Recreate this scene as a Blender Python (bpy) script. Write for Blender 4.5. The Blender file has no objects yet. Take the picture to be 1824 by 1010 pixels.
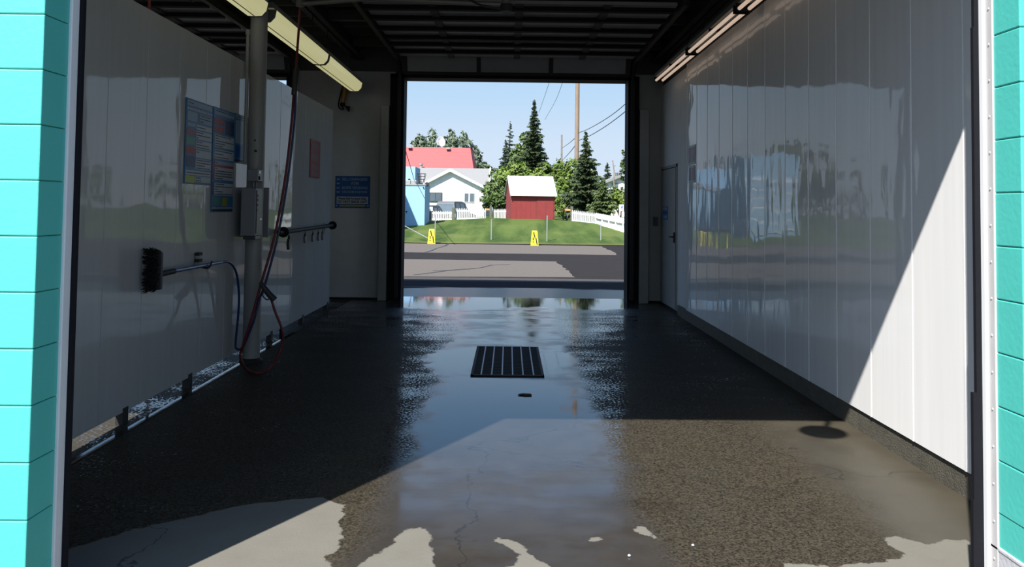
import bpy, bmesh, math, random
import numpy as np
from mathutils import Vector, Matrix, noise as mnoise
C = bpy.context.scene.collection
PI = math.pi

# ------------------------------------------------------------------ camera survey
F, PITCH, ROLL, YAW, CY, EYE = 1420.0, 0.0389, -0.0121, 0.0035, 314.9, 1.565

def at(px, py, Y):
    """point at depth Y that the photograph shows at (px, py)"""
    dx, dy = px - 912, py - CY
    a = dx * math.cos(ROLL) + dy * math.sin(ROLL)
    b = -dx * math.sin(ROLL) + dy * math.cos(ROLL)
    x, u = a / F, -b / F
    y = math.cos(PITCH) - u * math.sin(PITCH)
    z = math.sin(PITCH) + u * math.cos(PITCH)
    X = x * math.cos(YAW) + y * math.sin(YAW)
    Yr = -x * math.sin(YAW) + y * math.cos(YAW)
    t = Y / Yr
    return Vector((X * t, Y, EYE + z * t))

# ------------------------------------------------------------------ tagging
def tag(o, label=None, cat=None, group=None, kind=None):
    if label: o['label'] = label
    if cat: o['category'] = cat
    if group: o['group'] = group
    if kind: o['kind'] = kind
    return o

def empty(name, loc, label, cat, group=None):
    o = bpy.data.objects.new(name, None)
    o.empty_display_size = 0.1
    C.objects.link(o)
    o.location = loc
    return tag(o, label, cat, group)

def copy_tree(o, loc, label=None, group=None):
    r = o.copy(); C.objects.link(r); r.location = loc
    if label: r['label'] = label
    if group: r['group'] = group
    for ch in list(o.children):
        c = ch.copy(); C.objects.link(c); c.parent = r
        for g in list(ch.children):
            d = g.copy(); C.objects.link(d); d.parent = c
    return r

def origin_of(o):
    v = Vector((0, 0, 0))
    while o is not None:
        v += o.location
        o = o.parent
    return v

# ------------------------------------------------------------------ mesh builder (world coordinates)
class MB:
    def __init__(s): s.v = []; s.f = []
    def add(s, vs, fs):
        n = len(s.v)
        s.v += [tuple(p) for p in vs]
        s.f += [tuple(i + n for i in f) for f in fs]
        return s
    def box(s, x0, x1, y0, y1, z0, z1, bev=0.0, M=None):
        if bev > 0:
            bm = bmesh.new()
            bmesh.ops.create_cube(bm, size=1)
            for v in bm.verts:
                v.co = Vector(((x0 + x1) / 2 + v.co.x * (x1 - x0), (y0 + y1) / 2 + v.co.y * (y1 - y0), (z0 + z1) / 2 + v.co.z * (z1 - z0)))
            bmesh.ops.bevel(bm, geom=bm.edges[:], offset=bev, segments=2, affect='EDGES', profile=0.5)
            bm.verts.index_update()
            vs = [v.co.copy() for v in bm.verts]; fs = [[v.index for v in f.verts] for f in bm.faces]
            bm.free()
        else:
            vs = [(x0, y0, z0), (x1, y0, z0), (x1, y1, z0), (x0, y1, z0), (x0, y0, z1), (x1, y0, z1), (x1, y1, z1), (x0, y1, z1)]
            fs = [(0, 3, 2, 1), (4, 5, 6, 7), (0, 1, 5, 4), (1, 2, 6, 5), (2, 3, 7, 6), (3, 0, 4, 7)]
        if M is not None: vs = [M @ Vector(p) for p in vs]
        return s.add(vs, fs)
    def cbox(s, c, sx, sy, sz, M=None, bev=0.0):
        return s.box(c[0] - sx / 2, c[0] + sx / 2, c[1] - sy / 2, c[1] + sy / 2, c[2] - sz / 2, c[2] + sz / 2, bev, M)
    def bar(s, p0, p1, w, h=None):
        """square bar between two points"""
        h = h or w
        p0 = Vector(p0); p1 = Vector(p1); d = (p1 - p0).normalized()
        up = Vector((0, 0, 1)) if abs(d.z) < .95 else Vector((0, 1, 0))
        a = d.cross(up).normalized(); b = a.cross(d)
        vs = []
        for p in (p0, p1):
            for i, j in ((-1, -1), (1, -1), (1, 1), (-1, 1)):
                vs.append(p + a * (i * w / 2) + b * (j * h / 2))
        return s.add(vs, [(0, 1, 2, 3), (7, 6, 5, 4), (0, 4, 5, 1), (1, 5, 6, 2), (2, 6, 7, 3), (3, 7, 4, 0)])
    def tube(s, pts, r, seg=10, rs=None):
        pts = [Vector(p) for p in pts]
        n = len(pts)
        prev = None; vs = []
        for i, p in enumerate(pts):
            d = (pts[min(i + 1, n - 1)] - pts[max(i - 1, 0)]).normalized()
            if prev is None:
                up = Vector((0, 0, 1)) if abs(d.z) < .9 else Vector((1, 0, 0))
                a = d.cross(up).normalized()
            else:
                a = (prev - d * prev.dot(d)).normalized()
            prev = a; b = d.cross(a)
            rr = rs[i] if rs else r
            for k in range(seg):
                t = 2 * PI * k / seg
                vs.append(p + a * (math.cos(t) * rr) + b * (math.sin(t) * rr))
        fs = []
        for i in range(n - 1):
            for k in range(seg):
                k2 = (k + 1) % seg
                fs.append((i * seg + k, i * seg + k2, (i + 1) * seg + k2, (i + 1) * seg + k))
        fs.append(tuple(range(seg - 1, -1, -1))); fs.append(tuple((n - 1) * seg + k for k in range(seg)))
        return s.add(vs, fs)
    def prism(s, poly, axis, a, b):
        """extrude a 2-D polygon along an axis from a to b"""
        def mk(p, t):
            return {'x': (t, p[0], p[1]), 'y': (p[0], t, p[1]), 'z': (p[0], p[1], t)}[axis]
        n = len(poly)
        vs = [mk(p, a) for p in poly] + [mk(p, b) for p in poly]
        fs = [tuple(range(n - 1, -1, -1)), tuple(range(n, 2 * n))]
        fs += [(i, (i + 1) % n, n + (i + 1) % n, n + i) for i in range(n)]
        return s.add(vs, fs)
    def lathe(s, prof, c, seg=20, M=None):
        vs = []; n = len(prof)
        for r, z in prof:
            for k in range(seg):
                t = 2 * PI * k / seg
                p = Vector((r * math.cos(t), r * math.sin(t), z))
                if M is not None: p = M @ p
                vs.append(p + Vector(c))
        fs = []
        for i in range(n - 1):
            for k in range(seg):
                k2 = (k + 1) % seg
                fs.append((i * seg + k, i * seg + k2, (i + 1) * seg + k2, (i + 1) * seg + k))
        fs.append(tuple(range(seg - 1, -1, -1))); fs.append(tuple((n - 1) * seg + k for k in range(seg)))
        return s.add(vs, fs)
    def xform(s, M):
        s.v = [tuple(M @ Vector(p)) for p in s.v]; return s
    def build(s, name, mat, parent=None, smooth=False, loc=None, recalc=True):
        if loc is None: loc = origin_of(parent) if parent is not None else Vector((0, 0, 0))
        loc = Vector(loc)
        me = bpy.data.meshes.new(name)
        me.from_pydata([tuple(Vector(p) - loc) for p in s.v], [], s.f)
        if recalc:
            bm = bmesh.new(); bm.from_mesh(me)
            bmesh.ops.recalc_face_normals(bm, faces=bm.faces[:])
            bm.to_mesh(me); bm.free()
        if smooth:
            me.polygons.foreach_set('use_smooth', [True] * len(me.polygons))
            try: me.set_sharp_from_angle(angle=math.radians(40))
            except Exception: pass
        me.materials.append(mat)
        o = bpy.data.objects.new(name, me)
        C.objects.link(o)
        if parent is not None: o.parent = parent
        else: o.location = loc
        return o

def base_of(mb):
    a = np.array(mb.v); lo = a.min(0); hi = a.max(0)
    return Vector(((lo[0] + hi[0]) / 2, (lo[1] + hi[1]) / 2, lo[2]))

def spline(pts, n=8):
    """Catmull-Rom through the points"""
    P = [Vector(p) for p in pts]; out = []
    for i in range(len(P) - 1):
        p0 = P[max(i - 1, 0)]; p1 = P[i]; p2 = P[i + 1]; p3 = P[min(i + 2, len(P) - 1)]
        for k in range(n):
            t = k / n
            out.append(0.5 * ((2 * p1) + (p2 - p0) * t + (2 * p0 - 5 * p1 + 4 * p2 - p3) * t * t + (-p0 + 3 * p1 - 3 * p2 + p3) * t ** 3))
    out.append(P[-1])
    return out

# ------------------------------------------------------------------ materials
def new_mat(name):
    m = bpy.data.materials.new(name); m.use_nodes = True
    nt = m.node_tree
    return m, nt, nt.nodes['Principled BSDF']

def N(nt, typ, **kw):
    n = nt.nodes.new(typ)
    for k, v in kw.items():
        if k.startswith('i_'):
            n.inputs[k[2:].replace('_', ' ')].default_value = v
        else: setattr(n, k, v)
    return n

def plain(name, col, rough=.6, metal=0.0, var=.12, scale=6.0, bump=0.0, bscale=60.0, spec=.5, coat=0.0, coat_r=.1):
    m, nt, b = new_mat(name)
    L = nt.links.new
    tc = N(nt, 'ShaderNodeNewGeometry')
    nz = N(nt, 'ShaderNodeTexNoise'); nz.inputs['Scale'].default_value = scale; nz.inputs['Detail'].default_value = 5
    L(tc.outputs['Position'], nz.inputs['Vector'])
    mx = N(nt, 'ShaderNodeMix', data_type='RGBA')
    mx.inputs['A'].default_value = (*[c * (1 - var) for c in col], 1)
    mx.inputs['B'].default_value = (*[min(1, c * (1 + var)) for c in col], 1)
    L(nz.outputs['Fac'], mx.inputs['Factor'])
    L(mx.outputs['Result'], b.inputs['Base Color'])
    b.inputs['Roughness'].default_value = rough
    b.inputs['Metallic'].default_value = metal
    b.inputs['Specular IOR Level'].default_value = spec
    b.inputs['Coat Weight'].default_value = coat
    b.inputs['Coat Roughness'].default_value = coat_r
    if bump > 0:
        n2 = N(nt, 'ShaderNodeTexNoise'); n2.inputs['Scale'].default_value = bscale; n2.inputs['Detail'].default_value = 3
        L(tc.outputs['Position'], n2.inputs['Vector'])
        bp = N(nt, 'ShaderNodeBump'); bp.inputs['Strength'].default_value = bump; bp.inputs['Distance'].default_value = .01
        L(n2.outputs['Fac'], bp.inputs['Height']); L(bp.outputs['Normal'], b.inputs['Normal'])
    return m

def emissive(name, col, strength, base=(.6, .6, .55)):
    m, nt, b = new_mat(name)
    b.inputs['Base Color'].default_value = (*base, 1)
    b.inputs['Emission Color'].default_value = (*col, 1)
    b.inputs['Emission Strength'].default_value = strength
    b.inputs['Roughness'].default_value = .3
    return m

def panel_mat(name, col, wav, coat=.55):
    """smooth white plastic wall panel, glossy and slightly wavy"""
    m, nt, b = new_mat(name); L = nt.links.new
    g = N(nt, 'ShaderNodeNewGeometry')
    mp = N(nt, 'ShaderNodeMapping'); mp.inputs['Scale'].default_value = (1, 4.2, 1.7)
    L(g.outputs['Position'], mp.inputs['Vector'])
    n1 = N(nt, 'ShaderNodeTexNoise'); n1.inputs['Scale'].default_value = 1.0; n1.inputs['Detail'].default_value = 1.5
    L(mp.outputs['Vector'], n1.inputs['Vector'])
    mp2 = N(nt, 'ShaderNodeMapping'); mp2.inputs['Scale'].default_value = (1, 1.2, 1.4)
    L(g.outputs['Position'], mp2.inputs['Vector'])
    n2 = N(nt, 'ShaderNodeTexNoise'); n2.inputs['Scale'].default_value = 1.0; n2.inputs['Detail'].default_value = 1.0
    L(mp2.outputs['Vector'], n2.inputs['Vector'])
    ad = N(nt, 'ShaderNodeMath', operation='MULTIPLY_ADD'); ad.inputs[1].default_value = 2.2
    L(n2.outputs['Fac'], ad.inputs[0]); L(n1.outputs['Fac'], ad.inputs[2])
    bp = N(nt, 'ShaderNodeBump'); bp.inputs['Strength'].default_value = 1.0; bp.inputs['Distance'].default_value = wav
    L(ad.outputs[0], bp.inputs['Height'])
    L(bp.outputs['Normal'], b.inputs['Coat Normal'])
    # faint vertical run marks of dirt
    mp3 = N(nt, 'ShaderNodeMapping'); mp3.inputs['Scale'].default_value = (3, 9, .35)
    L(g.outputs['Position'], mp3.inputs['Vector'])
    n3 = N(nt, 'ShaderNodeTexNoise'); n3.inputs['Scale'].default_value = 1.5; n3.inputs['Detail'].default_value = 4
    L(mp3.outputs['Vector'], n3.inputs['Vector'])
    mx = N(nt, 'ShaderNodeMix', data_type='RGBA')
    mx.inputs['A'].default_value = (*[c * .9 for c in col], 1); mx.inputs['B'].default_value = (*[min(1, c * 1.06) for c in col], 1)
    L(n3.outputs['Fac'], mx.inputs['Factor']); L(mx.outputs['Result'], b.inputs['Base Color'])
    b.inputs['Roughness'].default_value = .65
    b.inputs['Specular IOR Level'].default_value = .2
    b.inputs['Coat Weight'].default_value = coat
    b.inputs['Coat IOR'].default_value = 1.5
    b.inputs['Coat Roughness'].default_value = .035
    return m

def siding_mat(name, col, scale_z=8.0, depth=.01, rough=.6):
    """horizontal courses (shingles, lap boards) as a bump, scale_z courses per metre"""
    m, nt, b = new_mat(name); L = nt.links.new
    g = N(nt, 'ShaderNodeNewGeometry')
    sp = N(nt, 'ShaderNodeSeparateXYZ'); L(g.outputs['Position'], sp.inputs[0])
    mu = N(nt, 'ShaderNodeMath', operation='MULTIPLY'); mu.inputs[1].default_value = scale_z
    L(sp.outputs['Z'], mu.inputs[0])
    fr = N(nt, 'ShaderNodeMath', operation='FRACT'); L(mu.outputs[0], fr.inputs[0])
    bp = N(nt, 'ShaderNodeBump'); bp.inputs['Strength'].default_value = .8; bp.inputs['Distance'].default_value = depth
    L(fr.outputs[0], bp.inputs['Height']); L(bp.outputs['Normal'], b.inputs['Normal'])
    nz = N(nt, 'ShaderNodeTexNoise'); nz.inputs['Scale'].default_value = 3; nz.inputs['Detail'].default_value = 6
    L(g.outputs['Position'], nz.inputs['Vector'])
    mx = N(nt, 'ShaderNodeMix', data_type='RGBA')
    mx.inputs['A'].default_value = (*[c * .86 for c in col], 1); mx.inputs['B'].default_value = (*[min(1, c * 1.1) for c in col], 1)
    L(nz.outputs['Fac'], mx.inputs['Factor']); L(mx.outputs['Result'], b.inputs['Base Color'])
    b.inputs['Roughness'].default_value = rough
    return m

M = {}
M['panel'] = panel_mat('white_wall_panel', (.84, .835, .83), .0042)
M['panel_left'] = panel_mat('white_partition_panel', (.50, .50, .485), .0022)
M['joint'] = plain('white_joint_strip', (.86, .855, .85), .22, var=.04, spec=.6)
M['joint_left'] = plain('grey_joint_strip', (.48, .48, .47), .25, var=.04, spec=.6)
M['kerb_wet'] = None
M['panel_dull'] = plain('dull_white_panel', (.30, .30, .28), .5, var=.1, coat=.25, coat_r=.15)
M['dark_deck'] = plain('dark_ceiling_deck', (.05, .048, .045), .8)
M['dark_steel'] = plain('dark_steel', (.028, .027, .026), .6, bump=.1, spec=.25)
M['black'] = plain('black_rubber', (.010, .010, .013), .75, bump=.2, bscale=25, spec=.12)
M['door_grey'] = plain('grey_door_skin', (.25, .25, .255), .55)
M['column'] = plain('painted_column', (.28, .272, .25), .5, var=.08)
M['teal'] = plain('teal_block_paint', (.075, .49, .42), .5, var=.05, bump=.12, bscale=45)
M['grey_block'] = plain('grey_block_base', (.50, .50, .52), .75, var=.1, bump=.3, bscale=60)
M['trim'] = plain('white_metal_trim', (.75, .75, .74), .35, var=.05)
M['trim_dull'] = plain('galvanised_flange', (.50, .48, .47), .45, var=.12)
M['kerb'] = plain('aged_concrete_kerb', (.085, .078, .06), .75, var=.5, scale=14, bump=.7, bscale=90)
M['grate'] = plain('wet_dark_iron', (.010, .010, .012), .6, spec=.12)
M['steel'] = plain('bright_steel', (.45, .46, .48), .3, metal=.9)
M['steel_worn'] = plain('worn_steel_bar', (.22, .22, .24), .4, metal=.5)
M['boxgrey'] = plain('grey_box_paint', (.20, .20, .21), .45)
M['boxdark'] = plain('dark_slot_plate', (.04, .04, .05), .4)
M['boom'] = plain('galvanised_pipe', (.17, .165, .14), .5, metal=.2)
M['red_hose'] = plain('red_rubber_hose', (.13, .008, .010), .45)
M['blue_hose'] = plain('blue_rubber_hose', (.010, .028, .10), .4)
M['gun_black'] = plain('black_gun_grip', (.03, .028, .026), .45)
M['bristle'] = plain('dark_brush_bristles', (.018, .015, .012), .8)
M['brush_block'] = plain('dark_brush_block', (.02, .02, .035), .5)
M['wand'] = plain('blue_steel_wand', (.10, .13, .24), .3, metal=.5)
M['lens'] = emissive('yellowed_lit_lens', (.60, .57, .30), .72, (.2, .19, .10))
M['seam'] = plain('yellowed_plastic_seam', (.30, .28, .12), .5)
M['tube'] = emissive('pinkish_lit_tube', (.74, .55, .42), .68, (.3, .27, .25))
M['fixture'] = plain('fixture_metal', (.12, .12, .11), .5)
M['amber'] = plain('amber_beacon', (.25, .13, .02), .4)
M['sign_blue'] = plain('sign_blue', (.045, .16, .32), .4, var=.08, spec=.12)
M['sign_deep'] = plain('sign_deep_blue', (.012, .085, .27), .4, var=.05, spec=.12)
M['sign_navy'] = plain('sign_navy', (.03, .045, .13), .4, spec=.12)
M['sign_white'] = plain('sign_white', (.42, .45, .48), .4, var=.05, spec=.12)
M['sign_letter'] = plain('sign_pale_letter', (.24, .32, .42), .4, var=.05, spec=.12)
M['sign_red'] = plain('sign_red', (.30, .03, .035), .4, spec=.12)
M['sign_pink'] = plain('sign_faded_red', (.24, .08, .09), .4, spec=.12)
M['sign_green'] = plain('sign_green', (.07, .25, .19), .4, spec=.12)
M['sign_lime'] = plain('sign_lime', (.38, .44, .05), .4, spec=.12)
M['sign_yellow'] = plain('sign_yellow', (.30, .27, .03), .4, spec=.12)
M['ink'] = plain('dark_ink', (.03, .035, .045), .5, spec=.12)
M['notice_blue'] = plain('notice_blue', (.05, .16, .38), .4, spec=.12)
# outside
M['damp'] = None
M['slab'] = plain('old_pale_asphalt', (.136, .119, .102), .9, var=.16, scale=9, bump=.4, bscale=40, spec=.1)
M['strip'] = plain('worn_asphalt_strip', (.072, .068, .066), .9, var=.2, scale=7, bump=.4, bscale=40, spec=.05)
M['crack'] = plain('tarred_crack', (.035, .034, .034), .8)
M['sign_cone'] = plain('yellow_plastic', (.80, .62, .02), .5, var=.03)
M['pale_blue'] = plain('pale_blue_block', (.27, .46, .64), .7, var=.05, bump=.2, bscale=20)
M['white_wall'] = siding_mat('white_house_siding', (.80, .80, .80), 6, .006)
M['white_rake'] = plain('white_rake_board', (.85, .85, .85), .5, var=.03)
M['grey_roof'] = plain('pale_grey_roof', (.235, .233, .226), .8, var=.08)
M['red_roof'] = siding_mat('red_shingle_roof', (.44, .068, .068), 2.6, .05)
M['red_dark'] = siding_mat('dark_red_shingle', (.42, .045, .05), 2.6, .05)
M['glass'] = plain('window_glass', (.10, .13, .15), .08, var=.3, scale=1.5, spec=.8)
M['frame_dark'] = plain('dark_window_frame', (.06, .055, .05), .5)
M['shed_red'] = plain('barn_red_boards', (.22, .028, .026), .75, var=.16, scale=3)
M['white_metal'] = plain('white_metal_roof', (.80, .82, .85), .35, var=.03)
M['picket'] = plain('white_pickets', (.78, .78, .76), .6, var=.04)
M['post_wood'] = plain('weathered_post', (.11, .12, .09), .85, var=.25, bump=.3)
M['rail_wood'] = plain('raw_orange_rail', (.55, .30, .11), .75)
M['galv'] = plain('galvanised_post', (.30, .31, .32), .5, metal=.2)
M['pole_wood'] = plain('utility_pole_wood', (.24, .17, .12), .85, var=.25, scale=4)
M['wire'] = plain('dark_wire', (.03, .03, .035), .6)
M['bark'] = plain('bark', (.07, .055, .04), .9, var=.3)
M['car_grey'] = plain('grey_car_paint', (.13, .125, .125), .35, spec=.6)
M['car_dark'] = plain('dark_car_paint', (.03, .028, .035), .3, spec=.6)
M['tyre'] = plain('tyre', (.015, .015, .015), .8)
M['tail_red'] = plain('tail_lamp', (.4, .1, .03), .3)
M['ac_grey'] = plain('grey_roof_unit', (.32, .33, .32), .5, metal=.2)
M['dish'] = plain('white_dish', (.62, .62, .62), .4)

def leaf_mat(name, c0, c1, rough=.6):
    m, nt, b = new_mat(name); L = nt.links.new
    g = N(nt, 'ShaderNodeNewGeometry')
    nz = N(nt, 'ShaderNodeTexNoise'); nz.inputs['Scale'].default_value = 1.1; nz.inputs['Detail'].default_value = 6; nz.inputs['Roughness'].default_value = .7
    L(g.outputs['Position'], nz.inputs['Vector'])
    cr = N(nt, 'ShaderNodeValToRGB')
    cr.color_ramp.elements[0].position = .35; cr.color_ramp.elements[0].color = (*c0, 1)
    cr.color_ramp.elements[1].position = .65; cr.color_ramp.elements[1].color = (*c1, 1)
    L(nz.outputs['Fac'], cr.inputs[0]); L(cr.outputs[0], b.inputs['Base Color'])
    b.inputs['Roughness'].default_value = rough; b.inputs['Specular IOR Level'].default_value = .25
    return m
M['spruce'] = leaf_mat('spruce_needles', (.022, .042, .018), (.065, .085, .035))
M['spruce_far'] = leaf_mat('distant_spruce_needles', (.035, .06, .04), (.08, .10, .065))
M['spruce_pale'] = leaf_mat('pale_spruce_needles', (.045, .075, .022), (.11, .14, .05))
M['leaf_bright'] = leaf_mat('bright_leaves', (.055, .11, .015), (.19, .25, .05))
M['leaf_mid'] = leaf_mat('mid_green_leaves', (.045, .085, .018), (.12, .17, .05))
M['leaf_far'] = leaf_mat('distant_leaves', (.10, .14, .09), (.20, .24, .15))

# ------------------------------------------------------------------ SETTING: the wash bay
XR, XL = 2.527, -2.70          # right panel face, partition face
YN, YF = 3.10, 13.47           # inner side of front wall, inner face of far wall
# opening in the front wall: x -1.70..1.862, far opening: x -1.785..1.99, height 3.735

# floor with the stains and puddles as they lie on the concrete
DRY = [
 [(-0.99, 4.35), (-0.91, 4.29), (-0.84, 4.24), (-0.84, 4.16), (-0.81, 4.09), (-0.83, 4.02), (-0.79, 3.93), (-0.77, 3.84), (-0.78, 3.81), (-0.75, 3.73), (-0.77, 3.66), (-0.81, 3.62), (-0.77, 3.56), (-0.66, 3.22), (-0.66, 2.6), (-1.9, 2.6), (-2.03, 3.6), (-1.79, 3.89), (-1.36, 4.23)],
 [(-0.64, 3.56), (-0.58, 3.65), (-0.51, 3.77), (-0.53, 3.82), (-0.48, 3.92), (-0.42, 3.96), (-0.38, 3.95), (-0.35, 3.85), (-0.35, 3.76), (-0.32, 3.67), (-0.31, 3.55), (-0.28, 3.2), (-0.28, 2.6), (-0.7, 2.6)],
 [(-0.06, 3.81), (-0.03, 3.84), (0.02, 3.83), (0.09, 3.76), (0.11, 3.67), (0.16, 3.59), (0.22, 3.53), (0.33, 3.28), (0.33, 2.6), (-0.08, 2.6), (-0.08, 3.29), (0.02, 3.54), (0.06, 3.6), (0.06, 3.67), (0.03, 3.73), (-0.02, 3.78)],
 [(0.4, 3.85), (0.43, 3.89), (0.46, 3.84), (0.44, 3.82), (0.4, 3.82)],
 [(0.62, 3.95), (0.67, 4.01), (0.71, 3.94), (0.72, 3.84), (0.69, 3.88), (0.65, 3.92)],
 [(1.2, 3.5), (1.25, 3.61), (1.27, 3.6), (1.44, 3.57), (1.5, 3.59), (1.68, 3.63), (1.78, 3.66), (1.84, 3.72), (1.82, 3.78), (1.82, 3.9), (1.9, 3.91), (1.99, 3.82), (2.13, 3.88), (2.22, 3.88), (2.18, 3.72), (2.07, 3.48), (2.0, 2.6), (1.06, 2.6)]]
PUD = [
 [(-0.82, 8.43), (-0.72, 8.78), (-0.36, 8.89), (-0.33, 9.0), (-0.33, 7.5), (-0.35, 7.56), (-0.63, 7.6), (-0.81, 8.01)],
 [(0.33, 9.0), (0.38, 8.8), (0.69, 8.71), (0.60, 8.1), (0.40, 7.54), (.33, 7.5)],
 [(-2.04, 14.2), (2.21, 14.2), (2.1, 12.7), (1.28, 12.35), (.5, 12.7), (-0.09, 12.45), (-0.93, 12.2), (-1.79, 12.5)],
 [(-0.31, 7.35), (0.37, 7.32), (0.62, 6.39), (0.58, 5.74), (0.51, 4.9), (-0.45, 4.9), (-0.5, 5.9), (-0.5, 7.0)]]

def sdf(polys, P):
    """signed distance, positive inside"""
    best = np.full(len(P), -9.0)
    for poly in polys:
        V = np.array(poly); W = np.roll(V, -1, 0)
        d = np.full(len(P), 1e9); ins = np.zeros(len(P), bool)
        for a, b in zip(V, W):
            e = b - a; w = P - a
            t = np.clip((w @ e) / (e @ e), 0, 1)
            d = np.minimum(d, np.hypot(*(w - t[:, None] * e).T))
            c = (a[1] > P[:, 1]) != (b[1] > P[:, 1])
            with np.errstate(divide='ignore', invalid='ignore'):
                xx = (b[0] - a[0]) * (P[:, 1] - a[1]) / (b[1] - a[1] + 1e-12) + a[0]
            ins ^= c & (P[:, 0] < xx)
        best = np.maximum(best, np.where(ins, d, -d))
    return best

def floor_mat():
    m, nt, b = new_mat('wet_concrete_floor'); L = nt.links.new
    def mth(op, a, bb=None, c=None):
        n = N(nt, 'ShaderNodeMath', operation=op)
        for i, v in enumerate((a, bb, c)):
            if v is None: continue
            if isinstance(v, (int, float)): n.inputs[i].default_value = v
            else: L(v, n.inputs[i])
        return n.outputs[0]
    def ss(v, lo, hi):
        n = N(nt, 'ShaderNodeMapRange', interpolation_type='SMOOTHSTEP')
        L(v, n.inputs['Value']); n.inputs['From Min'].default_value = lo; n.inputs['From Max'].default_value = hi
        return n.outputs['Result']
    def noise(sc, det=4, rough=.55, vec=None):
        n = N(nt, 'ShaderNodeTexNoise'); n.inputs['Scale'].default_value = sc; n.inputs['Detail'].default_value = det; n.inputs['Roughness'].default_value = rough
        L(vec if vec is not None else g.outputs['Position'], n.inputs['Vector']); return n.outputs['Fac']
    def mix(f, a, bb):
        n = N(nt, 'ShaderNodeMix', data_type='RGBA'); L(f, n.inputs['Factor'])
        for k, v in (('A', a), ('B', bb)):
            if isinstance(v, tuple): n.inputs[k].default_value = (*v, 1)
            else: L(v, n.inputs[k])
        return n.outputs['Result']
    def fmix(f, a, bb):
        n = N(nt, 'ShaderNodeMix', data_type='FLOAT'); L(f, n.inputs['Factor'])
        for k, v in (('A', a), ('B', bb)):
            if isinstance(v, (int, float)): n.inputs[k].default_value = v
            else: L(v, n.inputs[k])
        return n.outputs['Result']
    g = N(nt, 'ShaderNodeNewGeometry')
    sp = N(nt, 'ShaderNodeSeparateXYZ'); L(g.outputs['Position'], sp.inputs[0])
    x = sp.outputs['X']; y = sp.outputs['Y']
    ad = N(nt, 'ShaderNodeAttribute', attribute_name='dry'); ap = N(nt, 'ShaderNodeAttribute', attribute_name='puddle')
    n_edge = noise(14, 5, .7); n_low = noise(1.3, 4, .6); n_mid = noise(5, 4, .6); n_fine = noise(60, 3, .7)
    dry = ss(mth('ADD', ad.outputs['Fac'], mth('MULTIPLY', mth('SUBTRACT', n_edge, .5), .09)), -.006, .006)
    pud = ss(mth('ADD', ap.outputs['Fac'], mth('MULTIPLY', mth('SUBTRACT', n_mid, .5), .42)), -.10, .10)
    # worn wheel tracks where the stones of the concrete show
    ax = mth('ABSOLUTE', mth('SUBTRACT', x, .02))
    axn = mth('ADD', ax, mth('MULTIPLY', mth('SUBTRACT', n_low, .5), .5))
    agg = mth('MULTIPLY', ss(axn, .58, .80), mth('SUBTRACT', 1.0, mth('MULTIPLY', mth('MULTIPLY', ss(axn, 1.75, 2.15), ss(x, 0, .3)), mth('SUBTRACT', 1.0, ss(y, 5.0, 6.0)))))
    agg = mth('MULTIPLY', agg, mth('SUBTRACT', 1.0, mth('MULTIPLY', ss(y, 11.0, 12.6), .6)))
    agg = mth('MULTIPLY', agg, mth('SUBTRACT', 1.0, pud))
    # stones
    vo = N(nt, 'ShaderNodeTexVoronoi'); vo.inputs['Scale'].default_value = 110
    L(g.outputs['Position'], vo.inputs['Vector'])
    sc = N(nt, 'ShaderNodeSeparateColor'); L(vo.outputs['Color'], sc.inputs[0])
    stone = mix(sc.outputs[0], (.016, .013, .009), (.068, .058, .042))
    smooth_c = mix(n_mid, (.030, .027, .024), (.056, .050, .044))
    right_c = mix(n_mid, (.046, .040, .028), (.072, .064, .048))
    wet = mix(agg, smooth_c, stone)
    wet = mix(mth('MULTIPLY', ss(axn, 1.6, 2.2), ss(x, 0, .5)), wet, right_c)
    wet = mix(mth('MULTIPLY', ss(n_low, .5, .72), .35), wet, (.022, .017, .012))
    # cracks
    vc = N(nt, 'ShaderNodeTexVoronoi', feature='DISTANCE_TO_EDGE'); vc.inputs['Scale'].default_value = .55
    mpv = N(nt, 'ShaderNodeVectorMath', operation='ADD')
    nv = N(nt, 'ShaderNodeTexNoise'); nv.inputs['Scale'].default_value = 3.5; nv.inputs['Detail'].default_value = 5
    L(g.outputs['Position'], nv.inputs['Vector'])
    vs = N(nt, 'ShaderNodeVectorMath', operation='SCALE'); vs.inputs['Scale'].default_value = .45
    L(nv.outputs['Color'], vs.inputs[0]); L(g.outputs['Position'], mpv.inputs[0]); L(vs.outputs[0], mpv.inputs[1])
    L(mpv.outputs[0], vc.inputs['Vector'])
    crack = mth('SUBTRACT', 1.0, ss(vc.outputs['Distance'], .0008, .004))
    dry_c = mix(noise(4, 6, .65), (.138, .130, .110), (.185, .176, .152))
    col = mix(dry, wet, dry_c)
    col = mix(mth('MULTIPLY', crack, .55), col, (.012, .011, .010))
    L(col, b.inputs['Base Color'])
    # stretched breath of film thickness: alternately mirror and matt water
    mpz = N(nt, 'ShaderNodeMapping'); mpz.inputs['Scale'].default_value = (.9, 1.7, 1)
    L(g.outputs['Position'], mpz.inputs['Vector'])
    film = noise(1.6, 5, .6, mpz.outputs['Vector'])
    # water standing between the stones: mirror specks, dull stones
    vw = N(nt, 'ShaderNodeMapping'); vw.inputs['Scale'].default_value = (1, .8, 1); L(g.outputs['Position'], vw.inputs['Vector'])
    wn = noise(52, 2.5, .55, vw.outputs['Vector'])
    lvl = mth('ADD', wn, mth('MULTIPLY', mth('SUBTRACT', film, .5), .55))
    lvl = mth('SUBTRACT', lvl, mth('MULTIPLY', ss(axn, .72, 1.5), .17))
    lvl = mth('ADD', lvl, mth('MULTIPLY', ss(y, 8.8, 11.0), .16))
    spk = ss(lvl, .50, .56)
    dull = mth('MULTIPLY', agg, mth('SUBTRACT', 1.0, spk))
    r_s = fmix(ss(film, .36, .62), .07, .26)
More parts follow.
